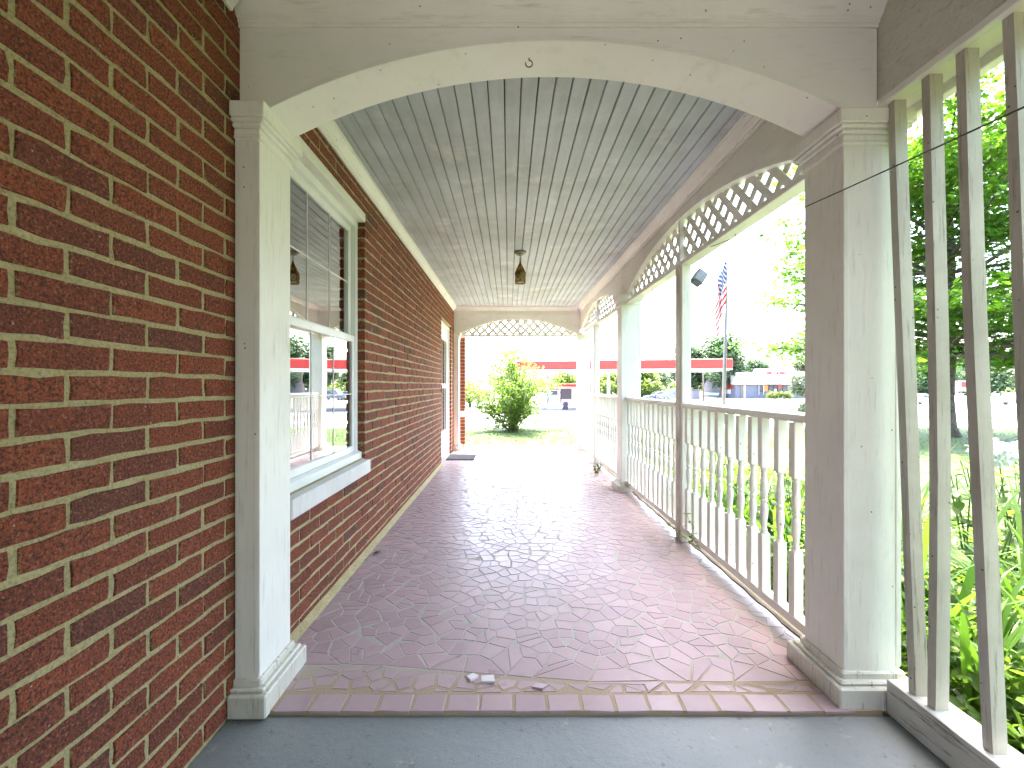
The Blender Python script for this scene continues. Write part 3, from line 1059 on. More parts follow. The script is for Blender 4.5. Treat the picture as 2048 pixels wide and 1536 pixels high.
# ------------------------------------------------------------------ lantern, hooks, wire, flood lamp, door mat, shards
m = NT('antique_brass')
c = m.mix(m.rng(m.noise(30, 5), .4, .65), (.42, .25, .06), (.09, .06, .03))
m.base(c); m.rough(.42); m.p.inputs['Metallic'].default_value = .8
M['brass'] = m.m
lx, ly = .115, 4.56
t = thing('hanging_lantern', 'small antique brass lantern hanging from the board ceiling', 'lantern', (lx, ly, CEIL))
MB().lathe([(.0, .0), (.062, .0), (.064, -.008), (.052, -.020), (.046, -.022), (.040, -.032), (.016, -.040), (.008, -.046), (.0, -.048)], (lx, ly, CEIL), 20).build('ceiling_plate', simple('tarnished_plate', (.28, .28, .2), .4, .7), t, smooth=True)
b = MB()
for k in range(3):
    zc = CEIL - .056 - k * .018
    ring = [(lx + .008 * math.cos(a) * (1 if k % 2 else 0), ly + .008 * math.cos(a) * (0 if k % 2 else 1), zc + .012 * math.sin(a)) for a in np.linspace(0, 2 * math.pi, 9)]
    b.tube(ring, .0026, 5, False)
b.build('chain', 'brass', t)
zt = CEIL - .098
MB().lathe([(.004, .006), (.010, 0), (.012, -.008), (.009, -.014), (.026, -.048), (.064, -.122), (.067, -.126), (.064, -.131), (.010, -.128)], (lx, ly, zt), 6, math.pi / 6).build('roof', 'brass', t)
zr = zt - .131; hb = .088; r_ = .058
b = MB(); xx = MB()
for k in range(6):
    a0 = math.pi / 6 + k * math.pi / 3; a1 = a0 + math.pi / 3
    p0 = Vector((lx + r_ * math.cos(a0), ly + r_ * math.sin(a0), 0)); p1 = Vector((lx + r_ * math.cos(a1), ly + r_ * math.sin(a1), 0))
    Z = lambda p, z: (p.x, p.y, z)
    b.bar(Z(p0, zr), Z(p0, zr - hb), .007, .007)
    b.bar(Z(p0, zr - .005), Z(p1, zr - .005), .006, .008); b.bar(Z(p0, zr - hb + .012), Z(p1, zr - hb + .012), .006, .010); b.bar(Z(p0, zr - hb), Z(p1, zr - hb), .008, .008)
    xx.bar(Z(p0, zr - .01), Z(p1, zr - hb + .018), .003, .005); xx.bar(Z(p1, zr - .01), Z(p0, zr - hb + .018), .003, .005)
    for q in (.25, .5, .75):
        pm = p0.lerp(p1, q); b.bar(Z(pm, zr - hb - .003), Z(pm, zr - hb - .011), .006, .006)
b.build('cage', 'brass', t); xx.build('cross_bar', 'brass', t)
m = NT('amber_glass'); m.base((.75, .62, .40)); m.rough(.35); m.p.inputs['Transmission Weight'].default_value = .6
MB().lathe([(.050, zr - .004), (.050, zr - hb + .008)], (lx, ly, 0), 6, math.pi / 6).build('glass_shade', m.m, t)

def hook(x, y, z, s, label, mat='rust', turn=0):
    pts = [(0, 0, .01), (0, 0, -.010)] + [(.013 * math.sin(a) , 0, -.023 + .013 * math.cos(a)) for a in np.linspace(0, 1.6 * math.pi, 10)]
    pts = [(x + s * (p[0] * math.cos(turn)), y + s * p[0] * math.sin(turn), z + s * p[2]) for p in pts]
    return tag(MB().tube(pts, .0022 * s, 6).build('screw_hook', mat, smooth=True), label, 'hook')
hook(.075, 1.672, 2.362, 1.0, 'rusty screw hook under the middle of the near arch')
hook(1.296, 2.55, 2.003, .9, 'small screw hook holding the black wire under the lattice rail', turn=.6)
hook(1.296, 4.02, 2.003, .9, 'small screw hook under the lattice rail close to the middle column', turn=.6)
pts = []
for i in range(13):
    f = i / 12
    p = Vector((1.294, 2.55, 1.974)).lerp(Vector((.98, .85, 1.672)), f * 1.9)
    p.z -= .012 * math.sin(min(1, f) * math.pi)
    pts.append(p)
tag(MB().tube([(1.262, 2.86, 2.012), (1.27, 2.75, 1.995), (1.285, 2.62, 1.985)] + pts, .0021, 6).build('black_wire', 'black', smooth=True), 'thin black wire strung across the column and slats', 'wire')
t = thing('flood_lamp', 'grey outdoor flood lamp fixed outside the thin post', 'lamp', (1.36, 3.3, 1.93))
b = MB(); R = Matrix.Rotation(.62, 4, 'Y') @ Matrix.Rotation(-.25, 4, 'X')
cb = [R @ Vector((x_, y_, z_)) + Vector((1.415, 3.3, 1.935)) for z_ in (-.055, .055) for y_ in (-.02, .05) for x_ in (-.04, .04)]
b.hexa(cb); b.build('lamp_head', simple('lamp_housing', (.09, .09, .095), .6), t, bevel=.006)
cb = [R @ Vector((x_, y_, z_)) + Vector((1.415, 3.3, 1.935)) for z_ in (-.045, .045) for y_ in (-.0225, -.021) for x_ in (-.032, .032)]
MB().hexa(cb).build('lens', simple('lamp_lens', (.16, .16, .155), .3), t)
MB().tube([(1.312, 3.30, 1.91), (1.36, 3.30, 1.91), (1.385, 3.30, 1.93)], .016, 8).build('bracket', 'dark_metal', t)

m = NT('coarse_grey_mat'); c = m.mix(m.rng(m.noise(200, 3), .4, .6), (.09, .09, .1), (.2, .19, .2)); m.base(c); m.rough(.95)
b = MB().box(-.955, -.53, 6.72, 7.22, -.001, .014)
for i in range(25):
    b.box(-.952, -.533, 6.725 + i * .0198, 6.735 + i * .0198, .0142, .018)
tag(b.build('door_mat', m.m, bevel=.002), 'small grey ribbed door mat in front of the house door', 'mat')

M['shard'] = simple('pale_tile_back', (.72, .66, .64), .5, var=.06)
for i, (u, v, s, rot, lb) in enumerate(((944, 1356, .032, .2, 'loose pale tile shard in the crack, first from the brick wall'), (977, 1360, .045, 1.0, 'largest loose pale tile shard lying point down in the crack'), (1082, 1374, .036, 2.2, 'loose pink tile shard tipped up between crack and edging row'))):
    y = 890 * H / (v - 771); x = (u - 1018) * y / 890
    poly = [(s * math.cos(a + rot) * k_, s * math.sin(a + rot) * k_ * .8) for a, k_ in ((0, .8), (1.3, 1), (2.7, .7), (4.4, .9))]
    b = MB(); tile_mb(b, [(a + x, c_ + y) for a, c_ in poly], .007, x, y, (rnd.uniform(-.12, .12), -.12))
    tag(b.build('tile_shard', 'shard' if i < 2 else 'tile', fix=False), lb, 'tile shard')
m_leaf = simple('dry_leaf', (.10, .06, .03), .8)
b = MB().add([(-.915, 2.98, .006), (-.875, 2.965, .016), (-.85, 2.99, .005), (-.88, 3.02, .012), (-.882, 2.99, .02)], [(0, 1, 4), (1, 2, 4), (2, 3, 4), (3, 0, 4)])
tag(b.build('dead_leaf', m_leaf, fix=False), 'curled brown dead leaf at the foot of the brick wall', 'leaf')

# ------------------------------------------------------------------ foliage helpers
def leaf_cloud(name, mat, P, size, parent=None, shape='oval', up=.5, seed=1, droop=0.0, nrm=None, aspect=.6):
    """P: n x 3 leaf positions; each leaf a small folded polygon, randomly turned"""
    r = np.random.default_rng(seed)
    n = len(P)
    P = np.asarray(P, float)
    N = r.normal(size=(n, 3)); N /= np.linalg.norm(N, axis=1)[:, None]
    N[:, 2] = np.abs(N[:, 2])
    N = N * (1 - up) + np.array([0, 0, 1.0]) * up
    if nrm is not None: N = N * .6 + nrm * .4
    N /= np.linalg.norm(N, axis=1)[:, None]
    A = r.normal(size=(n, 3)); A[:, 2] -= droop
    A -= N * np.sum(A * N, axis=1)[:, None]; A /= np.linalg.norm(A, axis=1)[:, None]
    B = np.cross(N, A)
    S = size * r.uniform(.6, 1.25, n)
    if shape == 'oval':      # folded along the midrib: two quads
        T = [(0, 0, 0), (.35, aspect * .5, .06), (.75, aspect * .36, .05), (1, 0, -.08), (.75, -aspect * .36, .05), (.35, -aspect * .5, .06)]
        F = [(0, 1, 2, 3), (0, 3, 4, 5)]
    elif shape == 'maple':
        T = [(0, 0, 0), (.12, .42, .05), (.42, .22, .02), (.55, .50, .0), (.68, .18, .02), (1, 0, -.1), (.68, -.18, .02), (.55, -.50, 0), (.42, -.22, .02), (.12, -.42, .05)]
        F = [tuple(range(10))]
    else:                    # blade
        T = [(0, .08, 0), (0, -.08, 0), (1, 0, -.1)]
        F = [(0, 1, 2)]
    k = len(T)
    V = np.empty((n, k, 3))
    for j, (a, b_, c_) in enumerate(T):
        V[:, j] = P + (A * a + B * b_ + N * c_) * S[:, None]
    V = V.reshape(-1, 3)
    fl = [np.array(f) for f in F]
    me = bpy.data.meshes.new(name)
    me.vertices.add(len(V)); me.vertices.foreach_set('co', V.ravel())
    base = (np.arange(n) * k)[:, None]
    idx = np.concatenate([(base + f[None, :]) for f in fl], axis=1).ravel()
    per = np.array([len(f) for f in fl])
    tot = np.tile(per, n)
    start = np.concatenate([[0], np.cumsum(tot)[:-1]])
    me.loops.add(len(idx)); me.loops.foreach_set('vertex_index', idx.astype(np.int32))
    me.polygons.add(len(tot)); me.polygons.foreach_set('loop_start', start.astype(np.int32)); me.polygons.foreach_set('loop_total', tot.astype(np.int32))
    me.update(calc_edges=True)
    me.materials.append(M[mat])
    return place(name, me, parent)

def blobs(centers, radii, n, seed, shell=.55):
    """points spread in a set of ellipsoids, denser near the shells"""
    r = np.random.default_rng(seed)
    centers = np.asarray(centers, float); radii = np.asarray(radii, float)
    if radii.ndim == 1: radii = np.repeat(radii[:, None], 3, 1)
    w = np.prod(radii, axis=1) ** .75; w /= w.sum()
    i = r.choice(len(centers), n, p=w)
    d = r.normal(size=(n, 3)); d /= np.linalg.norm(d, axis=1)[:, None]
    rad = r.uniform(0, 1, n) ** (1 / 3.) * (1 - shell) + shell * r.uniform(.6, 1.08, n)
    return centers[i] + d * radii[i] * rad[:, None]

def branch(b, p0, p1, r0, r1, bend=.15, n=6, seed=0):
    r = random.Random(seed)
    p0 = Vector(p0); p1 = Vector(p1); L = (p1 - p0).length
    off = Vector((r.uniform(-1, 1), r.uniform(-1, 1), r.uniform(-.3, .8))) * bend * L
    pts = []
    for i in range(n + 1):
        f = i / n
        pts.append(p0.lerp(p1, f) + off * math.sin(f * math.pi) * .5)
    b.tube(pts, [r0 + (r1 - r0) * i / n for i in range(n + 1)], 8 if r0 > .05 else 5)
    return pts

# ------------------------------------------------------------------ round shrub on the far lawn
bx, by = .10, 12.6
t = thing('leafy_shrub', 'round leafy green shrub standing on the lawn beyond the porch end', 'shrub', (bx, by, -.16))
r = random.Random(3)
b = MB(); cen = []; rad = []
for i in range(34):
    a = r.uniform(0, 2 * math.pi); tilt = r.uniform(.03, .88); L = r.uniform(1.45, 2.4) * (1 - .2 * tilt)
    tip = Vector((bx + math.cos(a) * L * math.sin(tilt) * 1.05, by + math.sin(a) * L * math.sin(tilt), -.16 + L * math.cos(tilt) * 1.02))
    pts = branch(b, (bx + math.cos(a) * .10, by + math.sin(a) * .1, -.16), tip, .018, .005, .12, 6, i)
    for f in (2, 3, 4, 5, 6):
        if f == 2 and tilt > .5: continue
        p = pts[f]; cen.append(p + Vector((r.gauss(0, .06), r.gauss(0, .06), r.gauss(0, .05)))); rad.append(r.uniform(.15, .30))
for i in range(30):
    a = r.uniform(0, 2 * math.pi); q = r.uniform(.25, .75); cen.append((bx + q * math.cos(a), by + q * math.sin(a), r.uniform(.0, .55))); rad.append(r.uniform(.16, .28))
b.build('stems', 'bark', t)
leaf_cloud('foliage', 'bush', blobs(cen, rad, 11000, 5, .3), .085, t, seed=4, up=.35)

# ------------------------------------------------------------------ maple beside the porch
mx_, my_ = 11.1, 11.3
t = thing('maple_tree', 'large maple tree spreading over the garden beyond the slats', 'tree', (mx_, my_, -.16))
b = MB()
b.tube([(mx_ + .05, my_, -.25), (mx_ + .02, my_, .1), (mx_, my_, .8), (mx_ + .05, my_, 1.7), (mx_ + .02, my_ - .05, 2.8), (mx_ + .1, my_, 4.6), (mx_, my_, 7.0)], [.28, .19, .155, .145, .13, .10, .05], 12)
b.build('trunk', 'bark', t, smooth=True)
b = MB(); cen = []; rad = []
r = random.Random(12)
for i in range(46):
    a = 2 * math.pi * (i * .381966) + r.uniform(-.2, .2)
    f = i / 45
    z0 = 1.9 + 5.2 * f
    L = (4.5 - 1.5 * f) * r.uniform(.75, 1.05)
    zt_ = z0 + r.uniform(-.5, .9) + f * 1.0 - (.5 if f < .3 else 0)
    tip = Vector((mx_ + math.cos(a) * L, my_ + math.sin(a) * L, max(1.55, zt_)))
    pts = branch(b, (mx_, my_, z0), tip, .07 - .03 * f, .012, .10, 8, i)
    for k in range(2, 9):
        p = pts[k]
        for q in range(2):
            cen.append(p + Vector((r.gauss(0, .3), r.gauss(0, .3), r.gauss(0, .18)))); s_ = r.uniform(.42, .85)
            rad.append((s_, s_, s_ * .42))
# boughs hanging towards the porch
for dx, dy, dz in ((-4.2, .3, 3.3), (-4.3, 1.2, 2.2), (-3.7, -.4, 4.3), (-3.6, .4, 5.1), (-3.7, -.8, 1.75), (-1.9, -3.2, 2.6), (-1.6, -3.6, 3.6), (-.8, -5.0, 2.2), (-1.2, -4.0, 1.6), (-.4, -5.0, 3.0), (-3.4, -2.4, 1.55), (-.9, -3.2, 1.45), (.4, -3.5, 1.7)):
    pts = branch(b, (mx_, my_, max(1.9, dz * .75)), (mx_ + dx, my_ + dy, dz), .05, .01, .07, 8, int(dz * 100))
    for k in range(4, 9):
        p = pts[k]
        for q in range(2):
            cen.append(p + Vector((r.gauss(0, .22), r.gauss(0, .25), r.gauss(0, .1)))); s_ = r.uniform(.28, .55); rad.append((s_, s_, s_ * .38))
b.build('limbs', 'bark', t)
leaf_cloud('crown', 'maple', blobs(cen, rad, 45000, 6, .35), .135, t, 'maple', seed=8, up=.45, droop=.5)

# two trees added out of view to cut light from behind the camera
UNSEEN_SHADE_TREE = True

# ------------------------------------------------------------------ soft shrub tree by the lot
def puffy_tree(name, label, cat, x, y, w, h, n, leaf, mat, seed, zb=None, trunk=True, low=.1, group=None, up=.3):
    z = gz(y) if zb is None else zb
    t = thing(name, label, cat, (x, y, z), group)
    r = random.Random(seed)
    if trunk:
        b = MB(); b.tube([(x, y, z - .1), (x + .02 * w, y, z + h * .25), (x, y, z + h * .6)], [w * .05, w * .035, w * .015], 7)
        for k in range(5):
            a = k * 1.3 + r.random(); b.tube([(x, y, z + h * (.25 + .07 * k)), (x + math.cos(a) * w * .3, y + math.sin(a) * w * .3, z + h * (.45 + .08 * k))], [w * .02, w * .006], 5)
        b.build('trunk', 'bark', t)
    cen = []; rad = []
    for k in range(26):
        a = r.uniform(0, 6.28); f = r.random() ** .8
        prof = math.sin(math.pi * min(1, .12 + .83 * f)) ** .7
        rr = w * .36 * prof * r.uniform(.4, 1)
        cen.append((x + math.cos(a) * rr, y + math.sin(a) * rr, z + h * (low + (.93 - low) * f))); s_ = w * r.uniform(.11, .2); rad.append((s_, s_, s_ * .8))
    leaf_cloud('crown', mat, blobs(cen, rad, n, seed, .4), leaf, t, seed=seed + 1, up=up)
    return t
puffy_tree('unseen_shade_tree', 'dense green tree added out of view to cut skylight on the slatted end of the porch', 'tree', 7.0, -3.2, 9.0, 8.5, 9000, .22, 'maple', 61, zb=-.16, low=.12)  # added unseen tree, dims the camera-facing sides of column and slats
puffy_tree('unseen_shade_tree', 'second dense green tree added out of view farther back to block more sky', 'tree', 4.6, -8.5, 9.0, 8.0, 7000, .24, 'maple', 62, zb=-.16, low=.10)  # also added out of view, blocks more of the sky behind
x, z = px(1612, 790, 24)
puffy_tree('conifer', 'soft grey green evergreen shrub beside the white lot', 'shrub', x, 24, 2.1, 3.5, 6000, .13, 'conifer', 21, low=.05, up=.15)
FT = 'distant trees behind the filling station'
puffy_tree('broadleaf_tree', 'tall green tree rising behind the open end of the red canopy', 'tree', 44, 92, 13, 12.5, 5000, .75, 'far_dark', 31, group=FT, low=.2)
puffy_tree('broadleaf_tree', 'slimmer green tree next to the tall one behind the red canopy', 'tree', 40, 100, 10, 11.5, 4000, .75, 'far_dark', 32, group=FT, low=.2)
puffy_tree('broadleaf_tree', 'dark tree showing under the canopy behind the parked cars', 'tree', 33, 104, 11, 7.4, 3000, .7, 'far_dark', 33, group=FT)
puffy_tree('broadleaf_tree', 'green tree behind the flat roof of the grey store', 'tree', 62, 112, 9, 8.6, 3000, .7, 'far_dark', 34, group=FT, low=.25)
puffy_tree('broadleaf_tree', 'small tree peeking over the store roof next to the sign', 'tree', 57, 118, 7, 6.8, 1800, .7, 'far_dark', 35, group=FT)
puffy_tree('broadleaf_tree', 'yellow green tree behind the canopy pillar', 'tree', 26.5, 86, 9, 5.4, 3500, .6, 'far_light', 36, group=FT, low=.05)
puffy_tree('broadleaf_tree', 'low yellow green tree left of the parked pickup', 'tree', 20, 88, 8, 4.6, 3000, .6, 'far_light', 37, group=FT, low=.05)
puffy_tree('broadleaf_tree', 'pale green tree behind the white fuel pumps', 'tree', 10.5, 84, 7, 5.0, 2500, .6, 'far_light', 38, group=FT, low=.05)
puffy_tree('broadleaf_tree', 'small airy tree by the pink brick building past the shrub', 'tree', -4.6, 52, 4.0, 3.0, 900, .3, 'far_light', 39, low=.2)
puffy_tree('broadleaf_tree', 'dark tree far behind the lot under the maple boughs', 'tree', 118, 110, 18, 11, 3500, .9, 'far_dark', 40, group=FT)
puffy_tree('broadleaf_tree', 'second dark tree far behind the maple trunk', 'tree', 98, 105, 16, 10, 3500, .9, 'far_dark', 41, group=FT)
for i, (u, lb) in enumerate(((1543, 'clipped yellow green bush under the store window'), (1559, 'middle clipped bush in front of the store'), (1574, 'clipped bush nearest the store entrance end'))):
    x, z = px(u, 790, 84)
    puffy_tree('clipped_bush', lb, 'bush', x, 84, 2.4, 1.25, 700, .25, 'far_light', 50 + i, trunk=False, group='bushes before the store', low=.02)

rr = np.random.default_rng(3)
n = 11000
P = np.stack([rr.uniform(-190, 280, n), rr.uniform(150, 165, n), np.zeros(n)], 1)
P[:, 2] = -1.4 + rr.uniform(0, 1, n) ** .8 * (3.6 + .9 * np.sin(P[:, 0] * .11) + .7 * np.sin(P[:, 0] * .37 + 1) + .4 * np.sin(P[:, 0] * .9))
tag(leaf_cloud('treeline', 'far_light', P, 1.5, None, seed=70, up=.2, aspect=.9), 'low hazy line of woods on the horizon', 'woods', kind='stuff')

# ------------------------------------------------------------------ garden bed beside the porch
def strap_mesh(i):
    r = random.Random(i)
    L = r.uniform(.55, .9); w = r.uniform(.010, .018); arch = r.uniform(.5, 1.5)
    vs = []; fs = []; N = 8
    x = z = 0; a = r.uniform(.05, .35)
    for k in range(N + 1):
        f = k / N
        ww = w * (.55 + 1.1 * f if f < .4 else max(.02, 1 - ((f - .4) / .6) ** 1.6))
        vs += [(x, -ww, z + ww * .35), (x, 0, z), (x, ww, z + ww * .35)]
        a += arch / N * (.4 + 1.6 * f)
        x += math.sin(a) * L / N; z += math.cos(a) * L / N
    for k in range(N):
        p = 3 * k
        fs += [(p, p + 1, p + 4, p + 3), (p + 1, p + 2, p + 5, p + 4)]
    return MB().add(vs, fs).mesh('leaf', 'daylily', smooth=True, fix=False)
STRAP = [strap_mesh(i) for i in range(9)]
def broad_mesh(i):
    r = random.Random(100 + i)
    L = 1.0; W = r.uniform(.30, .40); dr = r.uniform(.15, .45)
    vs = []; fs = []; N = 6
    for k in range(N + 1):
        f = k / N
        ww = W * math.sin(math.pi * min(1, f * .93 + .035)) ** .8 * (1 - .25 * f)
        zz = -dr * f * f
        vs += [(f * L, -ww, zz + ww * .25), (f * L, 0, zz), (f * L, ww, zz + ww * .25)]
    for k in range(N):
        p = 3 * k
        fs += [(p, p + 1, p + 4, p + 3), (p + 1, p + 2, p + 5, p + 4)]
    return MB().add(vs, fs).mesh('leaf', 'broad', smooth=True, fix=False)
BROAD = [broad_mesh(i) for i in range(6)]
GB = -.148
r = random.Random(77)
def daylily(x, y, n, s, label):
    t = thing('daylily', label, 'plant', (x, y, GB), 'strap leaved plants in the garden bed')
    for i in range(n):
        place('leaf', r.choice(STRAP), t, (x + r.gauss(0, .05), y + r.gauss(0, .05), GB), (r.gauss(0, .12), r.gauss(0, .12), r.uniform(0, 6.283)), (s * r.uniform(.75, 1.15),) * 3)
def broadleaf(x, y, nst, h, label, flowers=0, lf=.13):
    t = thing('hydrangea', label, 'shrub', (x, y, GB), 'broad leaved shrubs in the garden bed')
    b = MB()
    tips = []
    for k in range(nst):
        a = r.uniform(0, 6.283); sp = r.uniform(.05, .32) * h
        tip = Vector((x + math.cos(a) * sp, y + math.sin(a) * sp, GB + h * r.uniform(.7, 1.0)))
        pts = branch(b, (x + r.gauss(0, .04), y + r.gauss(0, .04), GB), tip, .006, .003, .08, 5, k + int(x * 100))
        tips.append(tip)
        for q in range(1, 6):
            p = pts[q]
            for side in (0, math.pi):
                az = r.uniform(0, 1.2) + q * 1.57 + side
                place('leaf', r.choice(BROAD), t, p, (r.gauss(0, .2), r.uniform(-.35, .35), az), (lf * r.uniform(.65, 1.15) * (1.1 - .08 * q),) * 3)
    b.build('stems', 'stem', t)
    for k in range(flowers):
        c = Vector((x + .02, y - .05, GB + h + .04))
        rr = np.random.default_rng(k + 5)
        d = rr.normal(size=(220, 3)); d /= np.linalg.norm(d, axis=1)[:, None]
        P = np.array(c) + d * np.array([.085, .085, .065]) * rr.uniform(.85, 1.05, (220, 1))
        leaf_cloud('flower_head', 'petal', P, .032, t, seed=k, up=.0, nrm=d, aspect=.9)
spots = []
lil = [(1.72, 1.62, 'strap leaved plant right against the slatted screen'), (1.98, 1.28, 'strap leaved plant nearest the camera outside the slats'), (2.15, 1.75, 'arching strap leaved plant seen between the second and third slats'),
       (2.45, 2.05, 'taller strap leaved plant behind the third slat'), (1.75, 2.45, 'strap leaved plant behind the first balusters'), (1.8, 2.95, 'strap leaved plant behind the middle balusters'),
       (2.05, 2.62, 'strap leaved plant standing back from the nearer railing'), (1.72, 3.45, 'strap leaved plant behind the thin post'), (2.0, 3.6, 'strap leaved plant deeper in the bed by the thin post'),
       (2.7, 1.9, 'strap leaved plant far out beyond the last slat'), (2.05, 4.3, 'strap leaved plant behind the section next to the middle column'), (2.6, 3.0, 'strap leaved plant in the back row of the bed'), (2.35, 1.35, 'strap leaved plant at the frame edge outside the slats'), (1.78, 1.95, 'strap leaved plant tucked behind the large column')]
for i, (x, y, lb) in enumerate(lil):
    daylily(x, y, 26, 1.0 if i not in (2, 3) else 1.15, lb)
brd = [(2.7, 2.55, 8, .86, 'tall broad leaved shrub with pale blossoms seen through the slats', 1), (3.15, 2.75, 7, .84, 'broad leaved shrub with a pale blossom behind the widest slat gap', 1), (2.35, 2.75, 6, .85, 'broad leaved shrub close behind the large column', 0),
       (2.1, 3.25, 6, .75, 'broad leaved shrub behind the balusters nearest the column', 0), (2.05, 4.0, 6, .72, 'broad leaved shrub behind the thin post railing', 0), (1.85, 3.15, 5, .6, 'low broad leaved shrub just outside the balusters', 0), (3.6, 3.1, 7, .8, 'broad leaved shrub at the outer edge of the bed', 0), (2.0, 2.15, 5, .6, 'low broad leaved shrub behind the column foot', 0)]
for x, y, n_, h_, lb, fl in brd:
    broadleaf(x, y, n_, h_, lb, fl)
rr = np.random.default_rng(9)
n = 15000
P = np.stack([rr.uniform(1.5, 4.0, n), rr.uniform(.2, 6.5, n), np.zeros(n)], 1)
P[:, 2] = GB + np.abs(rr.normal(0, .10, n)) * (1 + .5 * np.sin(P[:, 0] * 7 + P[:, 1] * 5)) + .03
n = 13000
Q = np.stack([rr.uniform(1.48, 3.3, n), rr.uniform(.5, 2.7, n), np.zeros(n)], 1)
Q[:, 2] = GB + rr.uniform(.02, .34, n) * (.75 + .35 * np.sin(Q[:, 0] * 9 + Q[:, 1] * 7))
P = np.concatenate([P, Q])
tag(leaf_cloud('ground_cover', 'cover', P, .07, None, seed=10, up=.4, aspect=.45), 'low leafy ground cover filling the bed beside the porch', 'ground cover', kind='stuff')
n = 26000
P = np.stack([rr.uniform(-2.2, 6.5, n), 8.95 + 4.6 * rr.uniform(0, 1, n) ** 1.1, np.full(n, -.162)], 1)
P2 = np.stack([rr.uniform(3.5, 17, 16000), rr.uniform(5.5, 13.5, 16000), np.full(16000, -.162)], 1)
g = leaf_cloud('grass', 'grass', np.concatenate([P, P2]), .075, None, 'blade', seed=11, up=-.0)
tag(g, 'short sunlit grass covering the lawns', 'grass', kind='stuff')
# weeds growing through the floor edge
def weed(x, y, z, n, h, label):
    t = thing('weed', label, 'weed', (x, y, z))
    b = MB(); P = []
    for i in range(n):
        tip = Vector((x + r.gauss(0, h * .35), y + r.gauss(0, h * .3), z + h * r.uniform(.5, 1)))
        pts = branch(b, (x, y, z - .01), tip, .0018, .001, .2, 5, i)
        P += [p + Vector((r.gauss(0, .008), r.gauss(0, .008), 0)) for p in pts[1:] for _ in range(3)]
    b.build('stems', 'stem', t); leaf_cloud('leaves', 'cover', P, .028, t, seed=n, up=.3)
weed(1.235, 6.05, 0, 4, .11, 'small weed growing at the foot of the farther thin post')
weed(1.13, 5.75, 0, 5, .10, 'low weed sprouting from the tiles near the farther railing')
weed(1.30, 3.02, .03, 4, .30, 'thin weed climbing beside the nearer thin post')

# ------------------------------------------------------------------ flag and pole
pole_y = 16.0
xb_, _ = px(1446, 800, pole_y); xt_, zt_ = px(1455, 512, pole_y)
t = thing('flagpole', 'grey metal flagpole with ball finial at the edge of the lot', 'flagpole', (xb_, pole_y, gz(pole_y)))
MB().tube([(xb_, pole_y, gz(pole_y) - .1), ((xb_ + xt_) / 2, pole_y, 2.6), (xt_, pole_y, zt_)], [.075, .055, .03], 12).build('shaft', simple('weathered_pole', (.13, .13, .125), .6, .2), t, smooth=True)
MB().lathe([(.0, 0), (.03, .01), (.05, .05), (.05, .08), (.03, .12), (0, .13)], (xt_, pole_y, zt_ + .02), 10).build('finial', simple('old_gold', (.4, .32, .2), .35, .7), t, smooth=True)
MB().tube([(xt_ + .06, pole_y - .05, zt_ - .1), (xb_ + .12, pole_y - .09, 2.3), (xb_ + .1, pole_y - .08, .6)], .008, 5).build('halyard', 'dark_metal', t)
m = NT('striped_flag_cloth')
uv = m.n('ShaderNodeUVMap'); sp = m.n('ShaderNodeSeparateXYZ'); m.l(uv.outputs[0], sp.inputs[0])
U, Vv = sp.outputs[0], sp.outputs[1]
stripe = m.math('LESS_THAN', m.math('MODULO', m.math('MULTIPLY', Vv, 13.0), 2.0), 1.0)
c = m.mix(stripe, (.34, .32, .30), (.20, .010, .022))
canton = m.math('MULTIPLY', m.math('LESS_THAN', U, .4), m.math('GREATER_THAN', Vv, 6 / 13))
cu = m.math('MULTIPLY', U, 11 / .4); cv = m.math('MULTIPLY', m.math('SUBTRACT', Vv, 6 / 13), 9 / (7 / 13))
fu = m.math('SUBTRACT', m.math('FRACT', cu), .5); fv = m.math('SUBTRACT', m.math('FRACT', cv), .5)
dd = m.math('ADD', m.math('MULTIPLY', fu, fu), m.math('MULTIPLY', fv, fv))
par = m.math('MODULO', m.math('ADD', m.math('FLOOR', cu), m.math('FLOOR', cv)), 2.0)
star = m.math('MULTIPLY', m.math('LESS_THAN', dd, .16), m.math('LESS_THAN', par, .5))
cc = m.mix(star, (.012, .022, .075), (.36, .36, .36))
c = m.mix(canton, c, cc)
m.base(c); m.rough(.8)
trn = m.n('ShaderNodeBsdfTranslucent'); m.l(c, trn.inputs[0]); mxs = m.n('ShaderNodeMixShader'); mxs.inputs[0].default_value = .3
m.l(m.p.outputs[0], mxs.inputs[1]); m.l(trn.outputs[0], mxs.inputs[2]); m.l(mxs.outputs[0], m.out.inputs[0])
# hanging cloth: hoist along the pole, fly end drooping down in folds
hoist = 1.55; NU, NV = 40, 22
vs = []; uvs = []; fs = []
htop = zt_ - .12
for j in range(NV + 1):
    v = j / NV
    for i in range(NU + 1):
        u = i / NU
        # the fly falls almost straight down; upper edge swings out least
        s_ = u * 2.35
        ang = .42 + .10 * (1 - v)
        drop = s_ * math.cos(ang * .75) * .74
        out = s_ * math.sin(ang) * .62 * (1 - .25 * u) + .07 * math.sin(u * 5)
        fold = .11 * math.sin(u * 13 + v * 2.0) * min(1, u * 3)
        zz = htop - (1 - v) * hoist * (1 - .22 * u) - drop
        vs.append((xt_ - .05 - out * (.62 + .38 * v) - (htop - zz) * .012, pole_y + fold - .05, zz)); uvs.append((u, v))
for j in range(NV):
    for i in range(NU):
        a = j * (NU + 1) + i
        fs.append((a, a + 1, a + NU + 2, a + NU + 1))
me = MB().add(vs, fs).mesh('flag', m.m, smooth=True, fix=False)
ul = me.uv_layers.new(name='UVMap')
for lp in me.loops: ul.data[lp.index].uv = uvs[lp.vertex_index]
tag(place('flag', me), 'red white and blue starred flag drooping from the pole', 'flag')

